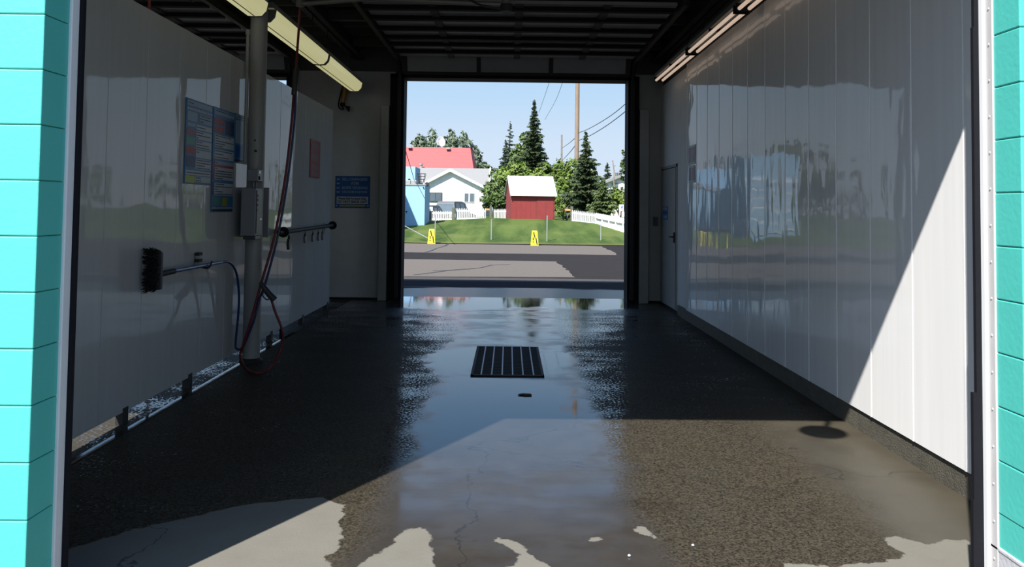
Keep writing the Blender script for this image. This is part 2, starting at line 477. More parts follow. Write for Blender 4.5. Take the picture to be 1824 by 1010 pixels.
    r_s = fmix(mth('MULTIPLY', ss(axn, 1.5, 2.1), ss(x, 0, .5)), r_s, .48)
    r_w = fmix(agg, r_s, .08)
    r_w = fmix(dull, r_w, .62)
    r_w = fmix(pud, r_w, .04)
    r = fmix(dry, r_w, .85)
    L(r, b.inputs['Roughness'])
    b.inputs['IOR'].default_value = 1.43
    L(fmix(dry, fmix(dull, .5, .10), .12), b.inputs['Specular IOR Level'])
    st = fmix(agg, .010, fmix(spk, .55, .05))
    st = fmix(pud, st, .003)
    st = fmix(dry, st, .25)
    hgt = mth('ADD', n_fine, mth('MULTIPLY', noise(130, 2, .6), .6))
    bp = N(nt, 'ShaderNodeBump'); bp.inputs['Distance'].default_value = .006
    L(st, bp.inputs['Strength']); L(hgt, bp.inputs['Height']); L(bp.outputs['Normal'], b.inputs['Normal'])
    return m
M['floor'] = floor_mat()

def floor_grid(name, x0, x1, ys, dx):
    xs = np.arange(x0, x1 + dx * .5, dx); xs[-1] = x1
    X, Y = np.meshgrid(xs, np.array(ys))
    P = np.stack([X.ravel(), Y.ravel()], 1)
    v = [(float(a), float(c), 0.0) for a, c in P]
    nx = len(xs); f = []
    for j in range(len(ys) - 1):
        for i in range(nx - 1):
            a = j * nx + i
            f.append((a, a + 1, a + 1 + nx, a + nx))
    me = bpy.data.meshes.new(name); me.from_pydata(v, [], f)
    for nm, polys in (('dry', DRY), ('puddle', PUD)):  # distance to the outline of each stain
        at_ = me.attributes.new(nm, 'FLOAT', 'POINT'); at_.data.foreach_set('value', sdf(polys, P).astype(np.float32))
    me.materials.append(M['floor'])
    o = bpy.data.objects.new(name, me); C.objects.link(o)
    return tag(o, kind='structure')
ysn = list(np.arange(2.5, 4.6, .02)) + list(np.arange(4.6, 13.9, .06)) + [13.97]
floor_grid('floor', -2.61, 2.62, ysn, .025)
floor_grid('floor_left', -8.0, -2.90, list(np.arange(2.5, 13.9, .4)) + [13.97], .3)

def struct(mb, name, mat, **k):
    return tag(mb.build(name, mat, **k), kind='structure')

# kerbs
def kerb_wet():
    m, nt, b = new_mat('wet_stony_kerb'); L = nt.links.new
    g = N(nt, 'ShaderNodeNewGeometry')
    n1 = N(nt, 'ShaderNodeTexNoise'); n1.inputs['Scale'].default_value = 48; n1.inputs['Detail'].default_value = 3; L(g.outputs['Position'], n1.inputs['Vector'])
    n2 = N(nt, 'ShaderNodeTexNoise'); n2.inputs['Scale'].default_value = 2.3; n2.inputs['Detail'].default_value = 3; L(g.outputs['Position'], n2.inputs['Vector'])
    ad = N(nt, 'ShaderNodeMath', operation='MULTIPLY_ADD'); ad.inputs[1].default_value = .7; L(n2.outputs['Fac'], ad.inputs[0]); L(n1.outputs['Fac'], ad.inputs[2])
    for sock, lo, hi in (('Roughness', .62, .10), ('Specular IOR Level', .08, .5)):
        mr = N(nt, 'ShaderNodeMapRange'); mr.inputs['From Min'].default_value = .92; mr.inputs['From Max'].default_value = .98; mr.inputs['To Min'].default_value = lo; mr.inputs['To Max'].default_value = hi
        L(ad.outputs[0], mr.inputs['Value']); L(mr.outputs['Result'], b.inputs[sock])
    mx = N(nt, 'ShaderNodeMix', data_type='RGBA'); mx.inputs['A'].default_value = (.03, .027, .022, 1); mx.inputs['B'].default_value = (.075, .068, .055, 1); L(n1.outputs['Fac'], mx.inputs['Factor']); L(mx.outputs['Result'], b.inputs['Base Color'])
    bp = N(nt, 'ShaderNodeBump'); bp.inputs['Strength'].default_value = .35; bp.inputs['Distance'].default_value = .005; L(n1.outputs['Fac'], bp.inputs['Height']); L(bp.outputs['Normal'], b.inputs['Normal'])
    return m
M['kerb_wet'] = kerb_wet()
M['wet_seam'] = plain('water_filled_seam', (.02, .02, .02), .08, var=.2, bump=.05, bscale=9)
kb = MB(); kb.box(-2.640, -2.590, 3.1, 9.9, -.01, .0045); struct(kb, 'trim_20', M['wet_seam'])
kb = MB(); kb.box(-2.90, -2.608, 2.5, 13.97, -.05, .003)
struct(kb, 'baseboard_left', M['kerb_wet'])
kb = MB(); kb.box(2.53, 2.70, 3.12, 11.95, -.05, .146, .008)
struct(kb, 'baseboard_right', M['kerb'])

# right wall of panels
JR = [4.403 + .5713 * k for k in range(-2, 13)]
w = MB()
w.box(XR - .012, 2.70, 3.12, 11.31, .156, 3.64)
wr = struct(w, 'wall_right', M['panel'])
w = MB()
for y in JR:
    if 3.15 < y < 11.3: w.box(XR - .0155, XR - .0115, y - .007, y + .007, .156, 3.64)
w.build('joint_strips', M['joint'], wr)
w = MB(); w.box(2.56, 2.70, 11.31, YF, .03, 3.64); w.box(2.552, 2.70, 11.32, 11.40, .03, 3.64)
for y in (11.9,): w.box(2.556, 2.57, y - .008, y + .008, .03, 3.64)
struct(w, 'wall_right_end', M['panel'])
w = MB(); w.box(2.60, 2.70, 3.1, YF, 3.64, 4.36); w.box(2.66, 2.70, 2.9, 13.7, -.1, 4.36)
struct(w, 'wall_right_upper', M['dark_deck'])
w = MB(); w.box(2.53, 2.62, 11.95, 13.4, -.05, .035)
struct(w, 'trim_1', M['black'])

# man door in the right wall
d = MB(); d.box(2.540, 2.575, 12.16, 13.30, .05, 2.215, .004)
door = struct(d, 'door_3', M['panel_dull'])
fr = MB(); fr.box(2.546, 2.57, 12.10, 12.15, .04, 2.27); fr.box(2.546, 2.57, 13.31, 13.36, .04, 2.27); fr.box(2.546, 2.57, 12.10, 13.36, 2.225, 2.27)
fr.build('door_frame', M['panel_dull'], door)
g_ = MB(); g_.box(2.543, 2.556, 12.148, 12.162, .05, 2.225); g_.box(2.543, 2.556, 12.15, 13.31, 2.214, 2.228)
g_.build('door_gap', M['black'], door)
h_ = MB(); h_.box(2.520, 2.541, 12.185, 12.235, 1.06, 1.22, .005); h_.tube([(2.52, 12.21, 1.15), (2.485, 12.21, 1.15), (2.485, 12.33, 1.15)], .011, 8)
h_.build('door_handle', M['dark_steel'], door)
n_ = MB(); n_.box(2.534, 2.5405, 12.73, 13.13, 1.40, 1.615)
no = n_.build('notice', M['notice_blue'], loc=(2.537, 12.93, 1.40)); tag(no, 'small blue notice on the white man door in the right wall', 'notice')
for k, (z0, z1, mm) in enumerate(((1.56, 1.60, 'sign_letter'), (1.50, 1.535, 'sign_navy'), (1.425, 1.47, 'sign_letter'))):
    MB().box(2.532, 2.535, 12.77, 13.09, z0, z1).build('text_band', M[mm], no)
sb = MB(); sb.box(2.44, 2.50, 13.36, YF, 1.29, 1.44, .006)
sw = sb.build('switch_box', M['boxdark'], loc=base_of(sb)); tag(sw, 'small dark switch box on far wall beside the man door', 'switch box')
for k, (y0, y1, z0, z1, lab) in enumerate(((10.72, 11.14, 2.19, 2.455, 'faded red notice on right wall, upper one of the pair'), (10.76, 11.13, 1.94, 2.175, 'faded red notice on right wall, lower one of the pair'))):
    n_ = MB(); n_.box(XR - .021, XR - .0125, y0, y1, z0, z1)
    no = n_.build('wall_notice', M['sign_white'], loc=(XR - .016, (y0 + y1) / 2, z0)); tag(no, lab, 'notice')
    p_ = MB()
    p_.box(XR - .0225, XR - .020, y0 + .03, y0 + .17, z0 + .03, z1 - .03); p_.box(XR - .0225, XR - .020, y0 + .22, y1 - .03, z0 + .03, z1 - .03)
    p_.build('red_block', M['sign_pink'], no)

# partition to the neighbouring bay, standing on short feet
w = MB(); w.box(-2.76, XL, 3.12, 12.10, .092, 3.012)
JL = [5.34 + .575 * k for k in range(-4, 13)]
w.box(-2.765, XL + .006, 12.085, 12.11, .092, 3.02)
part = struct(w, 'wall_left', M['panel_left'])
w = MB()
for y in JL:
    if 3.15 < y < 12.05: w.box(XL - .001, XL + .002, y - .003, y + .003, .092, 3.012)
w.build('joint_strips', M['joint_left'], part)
for y in (5.72, 6.87, 9.2, 10.6, 12.02):
    f_ = MB(); f_.box(-2.752, -2.695, y - .04, y + .04, 0.002, .12, .004); f_.build('foot', M['dark_steel'], part)
# far wall
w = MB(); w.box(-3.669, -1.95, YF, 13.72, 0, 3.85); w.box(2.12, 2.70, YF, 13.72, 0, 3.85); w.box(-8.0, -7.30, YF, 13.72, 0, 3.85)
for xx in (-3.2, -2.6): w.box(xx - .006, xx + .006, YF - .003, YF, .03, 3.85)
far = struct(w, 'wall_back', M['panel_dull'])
w = MB(); w.box(-8.0, 2.70, 13.475, 13.72, 3.79, 4.47)
struct(w, 'wall_back_header', M['dark_deck'])
w = MB(); w.box(-3.669, -2.17, YF - .012, YF, 0, .03); w.box(2.30, 2.56, YF - .012, YF, 0, .03)
struct(w, 'baseboard_back', M['black'])
# vertical track guards beside the far opening
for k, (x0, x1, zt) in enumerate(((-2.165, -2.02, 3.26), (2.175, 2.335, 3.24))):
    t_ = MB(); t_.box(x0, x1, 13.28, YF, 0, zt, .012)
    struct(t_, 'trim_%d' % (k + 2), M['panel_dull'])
# black door jambs and lintel of the far opening
j = MB()
j.box(-2.02, -1.785, 13.36, 13.74, 0, 3.80); j.box(1.99, 2.175, 13.36, 13.74, 0, 3.80); j.box(-2.02, 2.175, 13.36, 13.74, 3.735, 3.80)
struct(j, 'trim_4', M['black'])
j = MB(); j.box(-3.669 - .10, -3.669, 13.36, 13.74, 0, 3.735); j.box(-7.3, -7.2, 13.36, 13.74, 0, 3.735); j.box(-7.3, -3.669, 13.36, 13.74, 3.72, 3.80)
struct(j, 'trim_5', M['black'])
# ceiling
w = MB(); w.box(-8.1, 2.7, 3.0, 13.7, 4.36, 4.47)
for k in range(18): w.box(-8.0, 2.65, 3.3 + .6 * k, 3.36 + .6 * k, 4.22, 4.36)
struct(w, 'ceiling', M['dark_deck'])
# far left wall of the neighbouring bay
w = MB(); w.box(-8.2, -8.0, 2.9, 13.7, -.05, 4.47)
struct(w, 'wall_far_left', M['panel_dull'])

# front wall of painted blocks
def blocks(x0, x1, first, last, cor=.2021, z0=.0268, y0=2.888, y1=3.088, seed=1, lo=None):
    mb = MB(); r = random.Random(seed)
    for k in range(first, last):
        za, zb = z0 + cor * (k - 1), z0 + cor * k
        x = x0; L0 = .397 if k % 2 else .197
        while x < x1 - .02:
            xe = min(x + L0, x1)
            if x1 - xe < .06: xe = x1
            mb.box(x, xe, y0, y1, za + .0012, zb - .0012, .0045)
            x = xe; L0 = .397
    mb.box(x0 + .012, x1 - .012, y0 + .012, y1 - .012, z0 + cor * (first - 1), z0 + cor * (last - 1))
    return mb
# mirrored so that whole blocks start at the corner of the opening
bl = blocks(-1.90, 0, 2, 25); bl.v = [(-1.70 - (p[0] + 1.90), p[1], p[2]) for p in bl.v]
bl.f = [tuple(reversed(f)) for f in bl.f]
struct(bl, 'wall_front_left', M['teal'])
struct(blocks(1.862, 4.3, 3, 25), 'wall_front_right', M['teal'])
struct(blocks(-7.3 - .9, -7.3, 2, 25), 'wall_front_far_left', M['teal'])
struct(blocks(-7.35, 4.3, 20, 25, z0=.06, y0=2.8885), 'wall_front_header', M['teal'])
b_ = MB(); b_.box(1.860, 4.3, 2.886, 3.09, -.05, .229 + .20, .004); b_.box(1.858, 4.3, 2.884, 3.09, .40, .431, .006)
b_ = MB(); b_.box(1.858, 4.3, 2.884, 3.09, -.05, .30, .004); b_.box(1.855, 4.3, 2.880, 3.09, .296, .312, .004)
struct(b_, 'baseboard_front_right', M['grey_block'])
b_ = MB(); b_.box(1.862, 4.3, 2.89, 3.086, .30, .44); struct(b_, 'wall_front_right_base', M['teal'])
b_ = MB(); b_.box(-3.6, -1.699, 2.886, 3.09, -.05, .235, .004)
struct(b_, 'baseboard_front_left', M['teal'])
# metal angle trims and rubber seals of the front opening
t_ = MB(); t_.box(-1.735, -1.689, 3.05, 3.102, 0, 3.68, .004); struct(t_, 'trim_6', M['trim'])
t_ = MB(); t_.box(-1.735, -1.675, 3.102, 3.122, 0, 3.68); struct(t_, 'trim_7', M['black'])
t_ = MB(); t_.box(1.844, 1.872, 3.088, 3.114, 0, 3.66, .002); struct(t_, 'trim_8', M['trim'])
t_ = MB(); t_.box(1.855, 1.872, 3.045, 3.09, 0, 3.66, .002)
rr = random.Random(4)
for k in range(26):
    t_.lathe([(.005, 0), (.004, .003)], (1.855, 3.065, .12 + .14 * k), 8, Matrix.Rotation(-PI / 2, 4, 'Y'))
struct(t_, 'trim_9', M['trim_dull'])
t_ = MB()
for za, zb, q in ((0, .46, .022), (.46, .87, .018), (.87, 2.3, 0.004), (2.3, 3.66, 0.0)): t_.box(1.826 - q, 1.848, 3.112, 3.13, za, zb)
struct(t_, 'trim_10', M['black'])
t_ = MB(); t_.prism([(-1.73, 3.68), (1.86, 3.74), (1.86, 3.84), (-1.73, 3.84)], 'y', 3.04, 3.12); struct(t_, 'trim_11', M['trim'])
# pillar inner side (dark strip beside the partition and right wall)
t_ = MB(); t_.box(-2.76, -1.74, 3.09, 3.12, 0, 4.36); t_.box(1.90, 2.70, 3.09, 3.12, 0, 4.36); t_.box(-3.6, -2.76, 3.09, 3.12, 0, 4.36); t_.box(-8.0, 2.7, 3.09, 3.12, 3.8, 4.36)
struct(t_, 'wall_front_lining', M['dark_deck'])

# overhead doors rolled back under the ceiling
def overhead(idx, x0, x1):
    e = bpy.data.objects.new('door_%d' % idx, None); C.objects.link(e); e.location = ((x0 + x1) / 2, 11.4, 4.0); tag(e, kind='structure')
    p = MB(); p.box(x0, x1, 9.5, 12.95, 4.02, 4.06)
    p.build('door_panel', M['door_grey'], e)
    s_ = MB()
    for y in (9.66, 10.2, 10.8, 11.37, 11.84, 12.4): s_.box(x0, x1, y - .045, y + .045, 3.965, 4.02)
    s_.build('strut', M['black'], e)
    s_ = MB()
    for fx in (.22, .5, .78):
        xx = x0 + (x1 - x0) * fx; s_.box(xx - .05, xx + .05, 9.5, 12.95, 3.998, 4.02)
    s_.build('stile', M['dark_deck'], e)
    b = MB(); b.prism([(13.30, 3.80), (13.33, 3.80), (13.22, 4.10), (13.19, 4.10)], 'x', x0, x1)
    b.build('bottom_section', M['door_grey'], e)
    b = MB(); b.prism([(13.285, 3.78), (13.345, 3.78), (13.345, 3.83), (13.285, 3.83)], 'x', x0, x1)
    for fx in (.0, .33, .655, 1.0):
        xx = x0 + .04 + (x1 - x0 - .08) * fx; b.prism([(13.28, 3.80), (13.30, 3.80), (13.19, 4.10), (13.17, 4.10)], 'x', xx - .035, xx + .035)
    b.build('bottom_rail', M['dark_steel'], e)
    sh = MB(); sh.tube([(x0 - .1, 13.1, 4.16), (x1 + .1, 13.1, 4.16)], .03, 10)
    sh.tube([(x0 + .5, 13.1, 4.16), (x0 + 1.5, 13.1, 4.16)], .06, 12); sh.tube([(x1 - 1.5, 13.1, 4.16), (x1 - .5, 13.1, 4.16)], .06, 12)
    sh.build('spring_shaft', M['dark_steel'], e)
    for xx in (x0 - .06, x1 + .06):
        t = MB(); t.box(xx - .03, xx + .03, 9.3, 12.9, 3.97, 4.05)
        t.tube(spline([(xx, 12.9, 4.01), (xx, 13.15, 3.97), (xx, 13.30, 3.85), (xx, 13.345, 3.70)], 6), .03, 8)
        t.box(xx - .03, xx + .03, 13.31, 13.37, .05, 3.72)
        t.build('track', M['dark_steel'], e)
overhead(1, -1.80, 2.0)
overhead(2, -7.25, -3.70)
# steel beams along both sides of the bay
for k, x in enumerate((-2.56, 2.45)):
    bm_ = MB(); bm_.box(x - .09, x + .09, 3.2, 13.4, 4.03, 4.05); bm_.box(x - .012, x + .012, 3.2, 13.4, 4.03, 4.23); bm_.box(x - .09, x + .09, 3.2, 13.4, 4.21, 4.23)
    struct(bm_, 'trim_%d' % (12 + k), M['dark_steel'])
for k in range(6):
    bm_ = MB(); bm_.box(-2.47, 2.36, 3.9 + 1.7 * k, 4.0 + 1.7 * k, 4.08, 4.22)
    struct(bm_, 'trim_%d' % (14 + k), M['dark_steel'])

# ------------------------------------------------------------------ things in the bay
# column
cb = empty('column', (-2.558, 8.04, 0), 'round painted steel column between the bays, boxes strapped to it', 'column')
c_ = MB(); c_.lathe([(.084, .02), (.084, 4.03)], (-2.558, 8.04, 0), 32); c_.build('shaft', M['column'], cb, smooth=True)
c_ = MB(); c_.lathe([(.115, .0), (.115, .015), (.10, .03), (.086, .04)], (-2.558, 8.04, 0), 32); c_.build('base_flange', M['dark_steel'], cb, smooth=True)
c_ = MB(); c_.tube([(-2.655, 8.0, 2.0), (-2.655, 8.0, 3.28)], .018, 8); c_.tube([(-2.655, 8.0, 3.28), (-2.655, 8.0, 3.33)], .026, 8)
c_.build('conduit', M['column'], cb, smooth=True)
c_ = MB(); c_.box(-2.55, -2.535, 7.945, 7.96, 2.2, 2.215); c_.lathe([(.012, 0), (.012, .02)], (-2.53, 7.948, 2.10), 10, Matrix.Rotation(PI / 2, 4, 'X')); c_.build('bolt', M['dark_steel'], cb)

# coin box
cx = empty('coin_box', (-2.52, 7.85, 1.25), 'grey metal coin box strapped to the front of the round column', 'coin box')
b_ = MB(); b_.box(-2.60, -2.458, 7.75, 7.955, 1.262, 1.725, .006); b_.build('housing', M['boxgrey'], cx)
b_ = MB(); b_.box(-2.458, -2.452, 7.775, 7.945, 1.285, 1.705, .002); pl_ = b_.build('slot_panel', M['boxdark'], cx)
s_ = MB(); s_.box(-2.454, -2.449, 7.87, 7.925, 1.415, 1.43); s_.build('coin_slot', M['steel'], pl_)
for zz in (1.64, 1.60, 1.55): MB().box(-2.4525, -2.449, 7.785, 7.815, zz, zz + .025).build('label_strip', M['sign_navy'], pl_)
s_ = MB(); s_.box(-2.4525, -2.4495, 7.785, 7.81, 1.50, 1.525); s_.build('button', M['sign_red'], pl_)
b_ = MB(); b_.box(-2.59, -2.47, 7.80, 7.955, 1.225, 1.262, .004); b_.build('lock_box', M['boxdark'], cx)
pb = MB(); pb.box(-2.70 + .004, -2.445, 8.125, 8.15, 1.235, 1.74, .003)
o = pb.build('mounting_plate', M['boxgrey'], loc=base_of(pb)); tag(o, 'flat grey mounting plate behind the column at coin box height', 'plate')
# timer box above
tb = empty('timer_box', (-2.51, 7.86, 1.78), 'small grey timer box on the column above the coin box', 'box')
b_ = MB(); b_.box(-2.56, -2.458, 7.80, 7.958, 1.795, 1.912, .006); b_.build('housing', M['boxgrey'], tb)
b_ = MB(); b_.box(-2.460, -2.452, 7.83, 7.86, 1.87, 1.895, .002); b_.build('indicator', M['steel'], tb)
b_ = MB(); b_.box(-2.460, -2.452, 7.83, 7.86, 1.81, 1.845, .002); b_.build('switch', M['black'], tb)
b_ = MB(); b_.tube([(-2.53, 7.90, 1.726), (-2.53, 7.90, 1.796)], .012, 8); b_.tube([(-2.50, 7.90, 1.726), (-2.50, 7.90, 1.796)], .012, 8); b_.build('conduit', M['boxgrey'], tb)

# swing boom with pressure hose
bo = empty('hose_boom', (-.05, 8.0, 3.5), 'thin swing boom pipe under the ceiling carrying the hoses', 'boom')
b_ = MB(); b_.tube([(-.05, 8, 4.3), (-.05, 8, 3.60)], .05, 14); b_.build('pivot_post', M['boom'], bo, smooth=True)
b_ = MB(); b_.tube([(-.05, 8, 3.62), (-.05, 8, 3.545)], .065, 14); b_.build('end_cap', M['dark_steel'], bo, smooth=True)
b_ = MB(); b_.tube([(-.05, 8, 3.62), (-1.44, 8, 3.665), (-2.14, 8, 3.60)], .026, 10); b_.build('arm', M['boom'], bo, smooth=True)
b_ = MB(); b_.tube(spline([(-.09, 7.98, 3.57), (-.3, 7.97, 3.60), (-.45, 7.97, 3.68), (-.6, 7.97, 3.78), (-1.0, 7.97, 3.72), (-1.6, 7.97, 3.74)]), .012, 8); b_.build('feed_line', M['dark_steel'], bo, smooth=True)
b_ = MB(); b_.tube([(-2.14, 8, 3.63), (-2.14, 8, 3.575)], .04, 12); b_.build('end_fitting', M['boom'], bo, smooth=True)
b_ = MB(); b_.tube([(-1.44, 8, 3.69), (-1.44, 8, 4.2)], .015, 8); b_.build('hanger', M['boom'], bo, smooth=True)

RED = [(-2.138, 8.0, 3.55), (-2.144, 8.0, 3.35), (-2.148, 7.95, 2.998), (-2.152, 7.9, 2.697), (-2.155, 7.85, 2.367), (-2.192, 7.8, 1.812), (-2.265, 7.75, 1.267), (-2.375, 7.72, 0.812), (-2.45, 7.7, 0.493), (-2.525, 7.7, 0.227), (-2.552, 7.7, 0.121), (-2.488, 7.62, 0.035), (-2.335, 7.42, 0.018), (-2.24, 7.45, 0.024), (-2.201, 7.62, 0.079), (-2.16, 7.7, 0.206), (-2.154, 7.7, 0.356), (-2.229, 7.7, 0.544), (-2.275, 7.7, 0.682)]
sh = empty('spray_hose', (-2.3, 7.7, 0), 'long red pressure hose hanging from the boom, looped on floor beside column', 'hose')
b_ = MB(); b_.tube(spline(RED, 7), .0125, 10); b_.build('hose', M['red_hose'], sh, smooth=True)
b_ = MB(); b_.tube([(-2.133, 7.93, 2.95), (-2.138, 7.92, 2.90), (-2.150, 7.9, 2.66)], .03, 12, rs=[.018, .032, .028]); b_.build('swivel_fitting', M['gun_black'], sh, smooth=True)
gun = MB(); gun.tube([(-2.372, 7.69, .825), (-2.34, 7.69, .775), (-2.29, 7.69, .712), (-2.235, 7.69, .655)], .03, 12, rs=[.018, .026, .03, .034])
go = gun.build('spray_gun', M['gun_black'], sh, smooth=True)
b_ = MB(); b_.tube(spline([(-2.33, 7.67, .74), (-2.34, 7.66, .70), (-2.30, 7.66, .66), (-2.27, 7.67, .675)], 4), .007, 8); b_.build('trigger', M['gun_black'], go, smooth=True)
b_ = MB(); b_.box(-2.185, -2.155, 7.70, 7.725, .28, .38, .003); b_.build('clip', M['black'], sh)
BLUE = [(-2.128, 7.885, 2.66), (-2.131, 7.86, 2.368), (-2.168, 7.81, 1.812), (-2.238, 7.76, 1.267), (-2.345, 7.755, 0.809), (-2.40, 7.75, 0.649), (-2.44, 7.74, 0.463), (-2.496, 7.735, 0.305), (-2.546, 7.73, 0.19), (-2.591, 7.73, 0.176), (-2.614, 7.74, 0.221), (-2.591, 7.72, 0.465), (-2.572, 7.68, 0.684), (-2.567, 7.6, 0.879), (-2.57, 7.5, 0.983), (-2.583, 7.38, 1.034), (-2.60, 7.25, 1.04)]
fb = empty('foam_brush', (-2.6, 6.6, .95), 'foam brush with dark bristles and blue hose hung along the left partition', 'brush')
b_ = MB(); b_.tube(spline(BLUE, 7), .0115, 10); b_.build('hose', M['blue_hose'], fb, smooth=True)
b_ = MB(); b_.tube([(-2.60, 7.27, 1.04), (-2.61, 6.0, 1.04)], .016, 12, rs=[.014, .017]); b_.build('handle', M['wand'], fb, smooth=True)
b_ = MB(); b_.tube([(-2.605, 6.25, 1.04), (-2.608, 5.95, 1.035)], .022, 10); b_.build('handle_socket', M['dark_steel'], fb, smooth=True)
b_ = MB(); b_.box(-2.655, -2.572, 5.93, 5.985, .925, 1.205, .012); b_.build('brush_block', M['brush_block'], fb)
r_ = random.Random(3); b_ = MB()
for i in range(420):
    x = r_.uniform(-2.652, -2.575); z = r_.uniform(.93, 1.2)
    if r_.random() < .12: z = 1.21
    y0, y1 = 5.94, 5.94 - r_.uniform(.08, .11)
    sx = (x + 2.612) * .45 + r_.gauss(0, .006); sz = (z - 1.065) * .12 + r_.gauss(0, .006)
    b_.tube([(x, y0, z), (x + sx * .5, (y0 + y1) / 2, z + sz * .4), (x + sx, y1, z + sz)], .005, 4, rs=[.006, .006, .003])
b_.build('bristles', M['bristle'], fb)
bk = empty('wand_bracket', (-2.69, 6.92, 1.0), 'small wall clip on partition holding the brush wand', 'bracket')
b_ = MB(); b_.box(-2.6965, -2.668, 6.89, 6.95, 1.02, 1.13, .004); b_.build('plate', M['column'], bk)
b_ = MB()
for zz in (1.135, 1.08): b_.box(-2.6965, -2.655, 6.88, 6.96, zz - .015, zz + .012, .004)
b_.build('band', M['dark_steel'], bk)
b_ = MB(); b_.tube(spline([(-2.68, 6.93, 1.03), (-2.63, 6.93, 1.015), (-2.585, 6.93, 1.02), (-2.57, 6.95, 1.07)], 4), .008, 8); b_.build('hook', M['dark_steel'], bk, smooth=True)

nh = empty('spray_hose', (at(255, 0, 6.6).x, 6.6, 0), 'red hose hanging in the next bay, seen over the left partition', 'hose')
ph = at(255, -30, 6.6)
b_ = MB(); b_.tube(spline([ph, at(256, 10, 6.6), at(259, 40, 6.6), at(262, 300, 6.6), Vector((at(275, 500, 6.6).x, 6.6, .05))], 6), .013, 8); b_.build('hose', M['red_hose'], nh, smooth=True)
nb = empty('hose_boom', (-5.3, 7.2, 3.6), 'dark boom pipe in the next bay, its end above the left partition', 'boom')
b_ = MB(); b_.tube([at(338, 14, 7.2), at(300, -14, 7.2), Vector((-5.3, 7.2, 3.75))], .028, 10); b_.tube([(-5.3, 7.2, 3.75), (-5.3, 7.2, 4.3)], .045, 12); b_.build('arm', M['dark_steel'], nb, smooth=True)
# rail with mat clips on the far part of the partition
ra = empty('mat_rail', (-2.6, 10.5, 1.25), 'horizontal steel rail standing off the far end of the left partition', 'rail')
b_ = MB(); b_.tube([(-2.60, 9.05, 1.25), (-2.60, 11.9, 1.275)], .024, 14); b_.build('bar', M['dark_steel'], ra, smooth=True)
for y, z in ((9.24, 1.252), (11.80, 1.274)):
    b_ = MB(); b_.lathe([(.0, -.012), (.062, -.012), (.062, .012), (.0, .012)], (-2.60, y, z), 16, Matrix.Rotation(PI / 2, 4, 'X')); b_.tube([(-2.697, y, z), (-2.60, y, z)], .018, 10)
    b_.build('end_bracket', M['black'], ra, smooth=True)
for k, (y, lab) in enumerate(((9.47, 'dark mat clip hanging from rail, the big one nearest the column'), (10.22, 'steel mat clip hanging from rail, second from the column'), (10.62, 'steel mat clip hanging from rail, third from the column'), (10.93, 'steel mat clip hanging from rail, fourth from the column'), (11.17, 'steel mat clip hanging from rail, nearest the far wall'))):
    big = 1.25 if k == 0 else .95
    zb = 1.225
    e = empty('mat_clip', (-2.6, y, zb - .15), lab, 'clip', 'mat clips on the rail')
    b_ = MB(); b_.tube([(-2.6, y, zb + .005), (-2.6, y, zb - .045 * big)], .004, 6)
    for s in (-1, 1): b_.tube([(-2.6, y, zb - .02), (-2.6, y + s * .03 * big, zb - .055 * big)], .007 * big, 6)
    b_.build('hanger', M['dark_steel'], e)
    b_ = MB(); b_.prism([(y - .022 * big, zb - .05 * big), (y + .022 * big, zb - .05 * big), (y + .034 * big, zb - .10 * big), (y + .018 * big, zb - .15 * big), (y - .018 * big, zb - .15 * big), (y - .034 * big, zb - .10 * big)], 'x', -2.615, -2.585)
    b_.build('jaw', M['gun_black'] if k == 0 else M['steel_worn'], e)

# fluorescent lights
def wrap_light(y0, y1, lab, gl='wraparound lights above the partition'):
    e = empty('ceiling_light', (-2.56, (y0 + y1) / 2, 3.45), lab, 'light', gl)
    x = -2.56
    if abs(y0 - 8.2) < .3 or y1 < 8: pass
    b_ = MB(); b_.box(x - .10, x + .10, y0, y1, 3.60, 3.66, .004); b_.build('housing', M['fixture'], e)
    prof = [(x - .13, 3.58), (x - .115, 3.50), (x - .07, 3.45), (x - .004, 3.445), (x - .004, 3.452), (x + .004, 3.452), (x + .004, 3.445), (x + .07, 3.45), (x + .115, 3.50), (x + .13, 3.58)]
    b_ = MB(); b_.prism(prof, 'y', y0 + .03, y1 - .03); b_.build('lens', M['lens'], e)
    b_ = MB(); b_.box(x - .006, x + .006, y0 + .03, y1 - .03, 3.4425, 3.453); b_.build('seam', M['seam'], e)
    for yy in (y0, y1 - .03):
        b_ = MB(); b_.prism([(p[0] * 1.0 + (p[0] - x) * .03, p[1]) for p in prof], 'y', yy, yy + .03); b_.build('end_cap', M['fixture'], e)
    for yy in (y0 + .4, y1 - .4):
        b_ = MB(); b_.tube([(x, yy, 3.65), (x, yy, 4.05)], .008, 6); b_.build('hanger', M['dark_steel'], e)
wrap_light(5.52, 7.93, 'yellowed wraparound light above the partition, in front of the column')
wrap_light(8.16, 10.60, 'yellowed wraparound light above the partition, just beyond the column')
wrap_light(10.64, 13.05, 'yellowed wraparound light above the partition, nearest the far wall')

